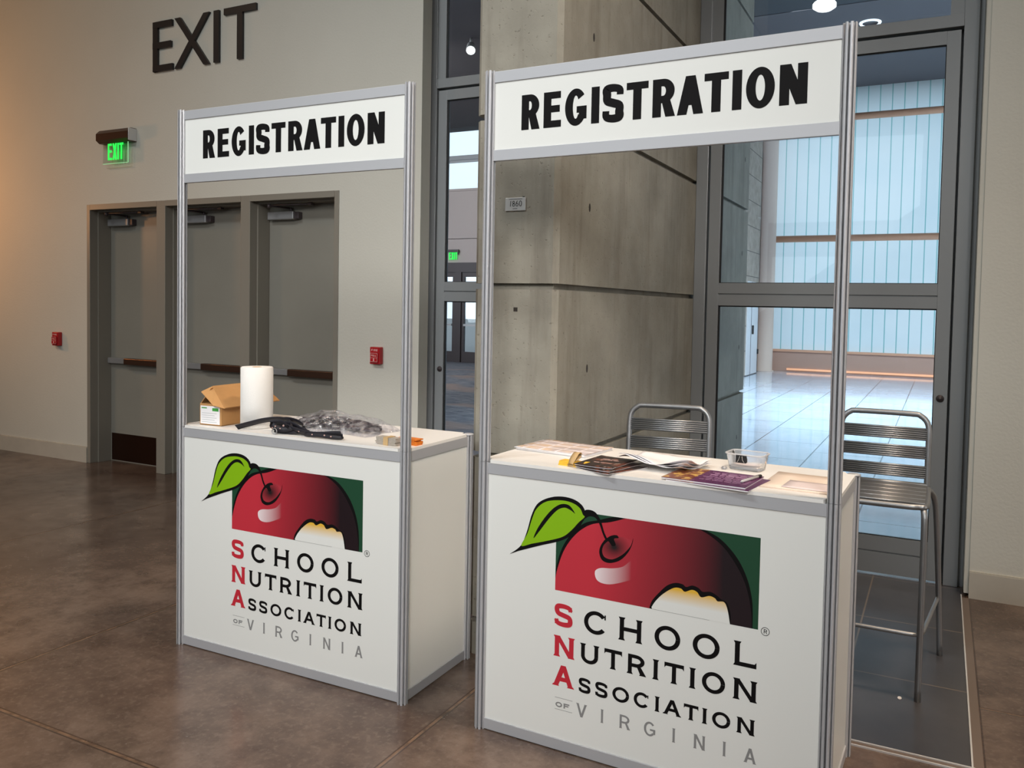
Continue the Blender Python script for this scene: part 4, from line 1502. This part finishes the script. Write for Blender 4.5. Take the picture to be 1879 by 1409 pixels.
def lanyard(label, loc, paths, dots, ring=None):
    r = thing('lanyard', label, 'lanyard', loc, 0, 'loose lanyards on the left counter')
    m = MB()
    for pts, w, tl_ in paths:
        ribbon(pts, w, mb=m, tilt=tl_)
    rb = m.build('ribbon', M['ribbon'], r)
    for x, y, z, d in dots:
        m = MB()
        m.prism([(x + d * math.cos(q * PI / 4), y, z + d * .8 * math.sin(q * PI / 4)) for q in range(8)], (0, .0015, 0))
        m.build('printed_dot', M['dot'], rb)
    if ring:
        m = MB()
        m.tube([(ring[0] + ring[3] * math.cos(q * PI / 8), ring[1], ring[2] + ring[3] * math.sin(q * PI / 8)) for q in range(16)], .0022, 8, closed=True)
        m.build('ring', M['steel'], r)
    return r
lanyard('black dotted lanyard trailing to the left in front of the plastic bag', on('A', .52, .050),
        [([(-.20, -.035, .010), (-.15, -.018, .026), (-.08, .010, .046), (.0, .025, .056), (.07, .015, .050), (.10, -.01, .030)], .028, .9),
         ([(.10, -.01, .030), (.06, -.03, .022), (.02, -.035, .030), (.0, -.03, .045), (.05, -.022, .050), (.09, -.03, .036)], .026, 1.2),
         ([(-.06, .030, .030), (-.01, .030, .048), (.05, .026, .056), (.11, .020, .050), (.15, .010, .030), (.12, -.008, .018), (.06, -.012, .014), (.0, -.008, .016)], .030, 1.0),
         ([(-.02, .012, .018), (.03, .004, .036), (.09, .004, .040), (.14, .0, .024), (.19, -.004, .012)], .030, 1.2)],
        [(.03, -.0405, .034, .004), (.055, -.0385, .026, .003), (.075, -.0395, .040, .005), (.012, -.0405, .026, .003)], (.035, -.050, .014, .013))
lanyard('black lanyard with pale dots stretched to the right in front of the plastic bag', on('A', .66, .040),
        [([(-.10, .0, .040), (-.03, -.004, .024), (.05, -.010, .014), (.12, -.012, .016), (.19, -.006, .024), (.225, -.004, .026)], .026, 1.25),
         ([(.225, -.004, .026), (.228, -.006, .012), (.19, -.018, .012), (.12, -.020, .013), (.04, -.016, .011)], .017, 1.3)],
        [(.085, -.0225, .014, .0035), (.15, -.0215, .016, .004), (.185, -.0225, .014, .0035), (.01, -.020, .020, .003)])
for nm, lb, c, x, y, k in (('card_bundle', 'bundle of grey printed ribbons held by a tan paper band on the left counter', 'cardstock', 1.115, .050, 6), ('ribbon_stack', 'stack of orange printed ribbons behind the right front post on the left counter', 'orange', 1.170, .105, 5)):
    r = thing(nm, lb, 'ribbons', on('A', x, y), math.radians(-5), 'ribbon bundles on the counters')
    m = MB()
    rnd = random.Random(k)
    for q in range(k):
        dx, dy = rnd.uniform(-.006, .006), rnd.uniform(-.003, .003)
        m.box(-.052 + dx, -.021 + dy, q * .0052, .052 + dx, .021 + dy, q * .0052 + .0047)
    m.build('ribbons', M[c], r)
    if nm == 'card_bundle':
        m = MB()
        H = k * .0052
        m.prism([(-.012, -.0215, 0), (-.012, -.0245, .002), (-.012, -.0235, H + .002), (-.012, .0235, H + .002), (-.012, .0245, .001), (-.012, .0215, 0), (-.012, .0225, H), (-.012, -.0225, H)], (.024, 0, 0))
        m.build('paper_band', M['kraft'], r)

# ------------------------------------------------------------------ on the right counter
pg = thing('sheet_stack', 'stack of colour printed sheets fanned out beside the left post of the right counter', 'papers', on('B', .165, .335), math.radians(-6))
rnd = random.Random(11)
def leaf(mb, w, d, z, a, dx, dy, curl=0.0, m=0, n=6, th=.0008):
    def fn(u, v):
        x, y = rot2(((u - .5) * w, (v - .5) * d), a)
        return (x + dx, y + dy, z + curl * (abs(2 * u - 1) ** 3) * .5 + curl * .4 * (1 - v) ** 2)
    mb.grid(n, n, fn, m, th)
for k in range(5):
    m = MB()
    leaf(m, .31, .225, .0022 + .0026 * k, rnd.uniform(-.03, .03), rnd.uniform(-.008, .008), rnd.uniform(-.006, .006), .002, 0, 6, .002)
    m.build('sheet', M['paper'] if k < 4 else M['sheetprint'], pg)

yb = thing('ribbon_bundle', 'bundle of yellow printed ribbons with a tall loop of kraft paper on the right counter', 'ribbons', on('B', .338, .060), math.radians(-6), 'ribbon bundles on the counters')
m = MB()
for q in range(3):
    m.box(-.052, -.024 + .002 * q, q * .0055, .052, .024 - .001 * q, q * .0055 + .005)
m.build('ribbons', M['yellow'], yb)
m = MB()
ribbon([(0, -.026, .001), (0, -.027, .012), (.002, -.020, .024), (.004, -.004, .040), (.006, .012, .048), (.006, .022, .038), (.004, .012, .026), (0, .0, .019)], .026, .001, 0, m, 0.0)
m.build('paper_loop', M['kraft'], yb)

for k, (x, y, a, lb) in enumerate(((.475, .088, -20, 'dark food brochure lying lowest and furthest right in the fan on the right counter'), (.458, .098, -13, 'dark food brochure in the middle of the fan on the right counter'), (.438, .118, -5, 'dark food brochure with pale lettering, uppermost of the fan on the right counter'))):
    r = thing('brochure', lb, 'brochure', on('B', x, y, CT + .0056 * k + .0014), math.radians(a), 'dark brochures on the right counter')
    m = MB()
    leaf(m, .150, .215, .0015, 0, 0, 0, .004, 0, 8, .0014)
    if k == 2:
        for row, (z, ws) in enumerate(((.052, (.03, .025)), (.036, (.045, .02)), (-.02, (.02, .018, .02)))):
            xx = -.04
            for w in ws:
                m.box(xx, z - .004, .0022, xx + w, z + .004, .0024, 1)
                xx += w + .006
    m.build('cover', [M['brochure'], M['dot']], r)
    m = MB()
    leaf(m, .147, .213, .0, 0, .001, -.001, .0035, 0, 8, .0012)
    m.build('pages', M['paper'], r)

wp = thing('loose_papers', 'crumpled white sheets with a curled front edge between brochures and purple magazine', 'papers', on('B', .618, .225, CT + .0125), math.radians(-10))
for k in range(3):
    m = MB()
    def fn(u, v, k=k):
        x, y = (u - .5) * .265, (v - .5) * .215
        front = (1 - v) ** 3
        z = .0035 * k + .004 * math.sin(5 * u + k) + .004 * math.sin(7 * v + 2 * u) + front * (.014 + .012 * math.sin(6.5 * u + .9 * k)) + .005
        x, y = rot2((x, y), .10 * (k - 1))
        return (x + .006 * k, y - .004 * k, z)
    m.grid(16, 14, fn, 0, .0006)
    m.build('sheet', M['paper'], wp)

for k, (x, y, a, lb) in enumerate(((.852, .083, -8, 'purple magazine peeking out from underneath the upper purple magazine'), (.832, .093, -5, 'glossy purple magazine with a food photo on its left side, uppermost on the right counter'))):
    r = thing('magazine', lb, 'magazine', on('B', x, y, CT + .0054 * k + .0004), math.radians(a), 'purple magazines on the right counter')
    m = MB()
    m.box(-.140, -.105, .0, .140, .105, .0042)
    m.build('pages', M['paper'], r)
    m = MB()
    m.box(-.141, -.106, .0042, .141, .106, .0050, bev=0)
    m.box(-.141, -.106, .0050, -.045, .106, .0052, 1)
    if k == 1:
        rr = random.Random(3)
        for row in range(7):
            xx = -.03 + rr.uniform(0, .02)
            while xx < .12:
                w = rr.uniform(.012, .035)
                m.box(xx, .075 - row * .022, .0050, min(xx + w, .13), .079 + (.004 if row in (1, 2) else 0) - row * .022, .0052, 2)
                xx += w + .006
    m.build('cover', [M['magpurple'], M['magphoto'], M['lavender']], r)

pen = thing('pen', 'silver and black pen lying on the right edge of the purple magazine', 'pen', on('B', .955, .108, CT + .0156), math.radians(74))
m = MB()
m.tube([(-.070, 0, 0), (-.062, 0, 0), (.045, 0, 0)], [.002, .0048, .0048], 12)
m.build('barrel', M['penbody'], pen)
m = MB()
m.tube([(.045, 0, 0), (.066, 0, 0), (.070, 0, 0)], [.005, .005, .003], 12)
m.build('cap', M['gasket'], pen)
m = MB()
m.box(.01, -.0015, .0052, .062, .0015, .0066)
m.build('clip', M['steel'], pen)

tb = thing('plastic_tub', 'clear open plastic tub with a black binder clip, near the back of the right counter', 'tub', on('B', .886, .345), math.radians(-8))
def ring_pts(w, d, r, z, n=6):
    out = []
    for cx, cy, a0 in ((w / 2 - r, d / 2 - r, 0), (-w / 2 + r, d / 2 - r, 90), (-w / 2 + r, -d / 2 + r, 180), (w / 2 - r, -d / 2 + r, 270)):
        for q in range(n):
            a = math.radians(a0 + 90 * q / (n - 1))
            out.append((cx + r * math.cos(a), cy + r * math.sin(a), z))
    return out
m = MB()
rings = [ring_pts(.112, .078, .016, .0012), ring_pts(.114, .080, .016, .004), ring_pts(.132, .096, .018, .058)]
vs = [[m.bm.verts.new(p) for p in r_] for r_ in rings]
for a, b in zip(vs, vs[1:]):
    for q in range(len(a)):
        f = m.bm.faces.new((a[q], a[(q + 1) % len(a)], b[(q + 1) % len(a)], b[q]))
        f.smooth = True
m.bm.faces.new(list(reversed(vs[0])))
m.build('tub_wall', M['tub'], tb)
m = MB()
m.tube(ring_pts(.136, .100, .020, .058), .0028, 8, closed=True)
m.build('tub_rim', M['tubrim'], tb)
for k, (w, d, z, a) in enumerate(((.092, .060, .008, .06), (.088, .056, .015, -.05))):
    r = thing('tub_paper', ['lower folded paper slip inside the clear plastic tub', 'upper folded paper slip inside the clear plastic tub'][k], 'papers', on('B', .886, .345, CT + z), math.radians(-8), 'paper slips inside the tub')
    m = MB()
    leaf(m, w, d, .001, a, 0, 0, .006, 0, 6, .001)
    m.build('slip', M['lilac'], r)
bc = thing('binder_clip', 'black binder clip with wire handles clipped on the front wall of the clear tub', 'clip', on('B', .876, .2955, CT + .030), math.radians(-8))
m = MB()
m.prism([(-.019, -.005, .0), (-.019, .009, .004), (-.019, .009, .006), (-.019, -.001, .026), (-.019, -.003, .026)], (.038, 0, 0))
m.build('clip_body', M['gasket'], bc)
m = MB()
for s in (-1, 1):
    m.tube([(s * .004, -.006, .024), (s * .0065, -.0085, .012), (s * .013, -.0065, .002)], .0011, 8)
m.build('wire_handle', M['steel'], bc)
fo = tag(MB().lathe([(0, .012), (.007, .010), (.0105, .005), (.008, .0005), (0, .0002)], (0, 0, 0), 14).build('foil_ball', M['steel']), 'small shiny silver lump lying left of the clear plastic tub', 'foil')
fo.location = on('B', .815, .300)

fd = thing('folder', 'pale cream folder lying by the right front post of the right counter', 'folder', on('B', 1.098, .205), math.radians(-3))
m = MB()
leaf(m, .215, .285, .0014, 0, 0, 0, .001, 0, 4, .0012)
leaf(m, .213, .283, .0030, .01, .001, .001, .002, 0, 4, .0012)
m.build('cover', M['cream'], fd)
ls_ = thing('paper_sheet', 'pale lilac sheet lying on the cream folder', 'papers', on('B', 1.13, .145, CT + .0052), math.radians(-4))
m = MB()
leaf(m, .145, .125, .0006, 0, 0, 0, .0005, 0, 4, .0006)
m.build('sheet', M['lilac'], ls_)
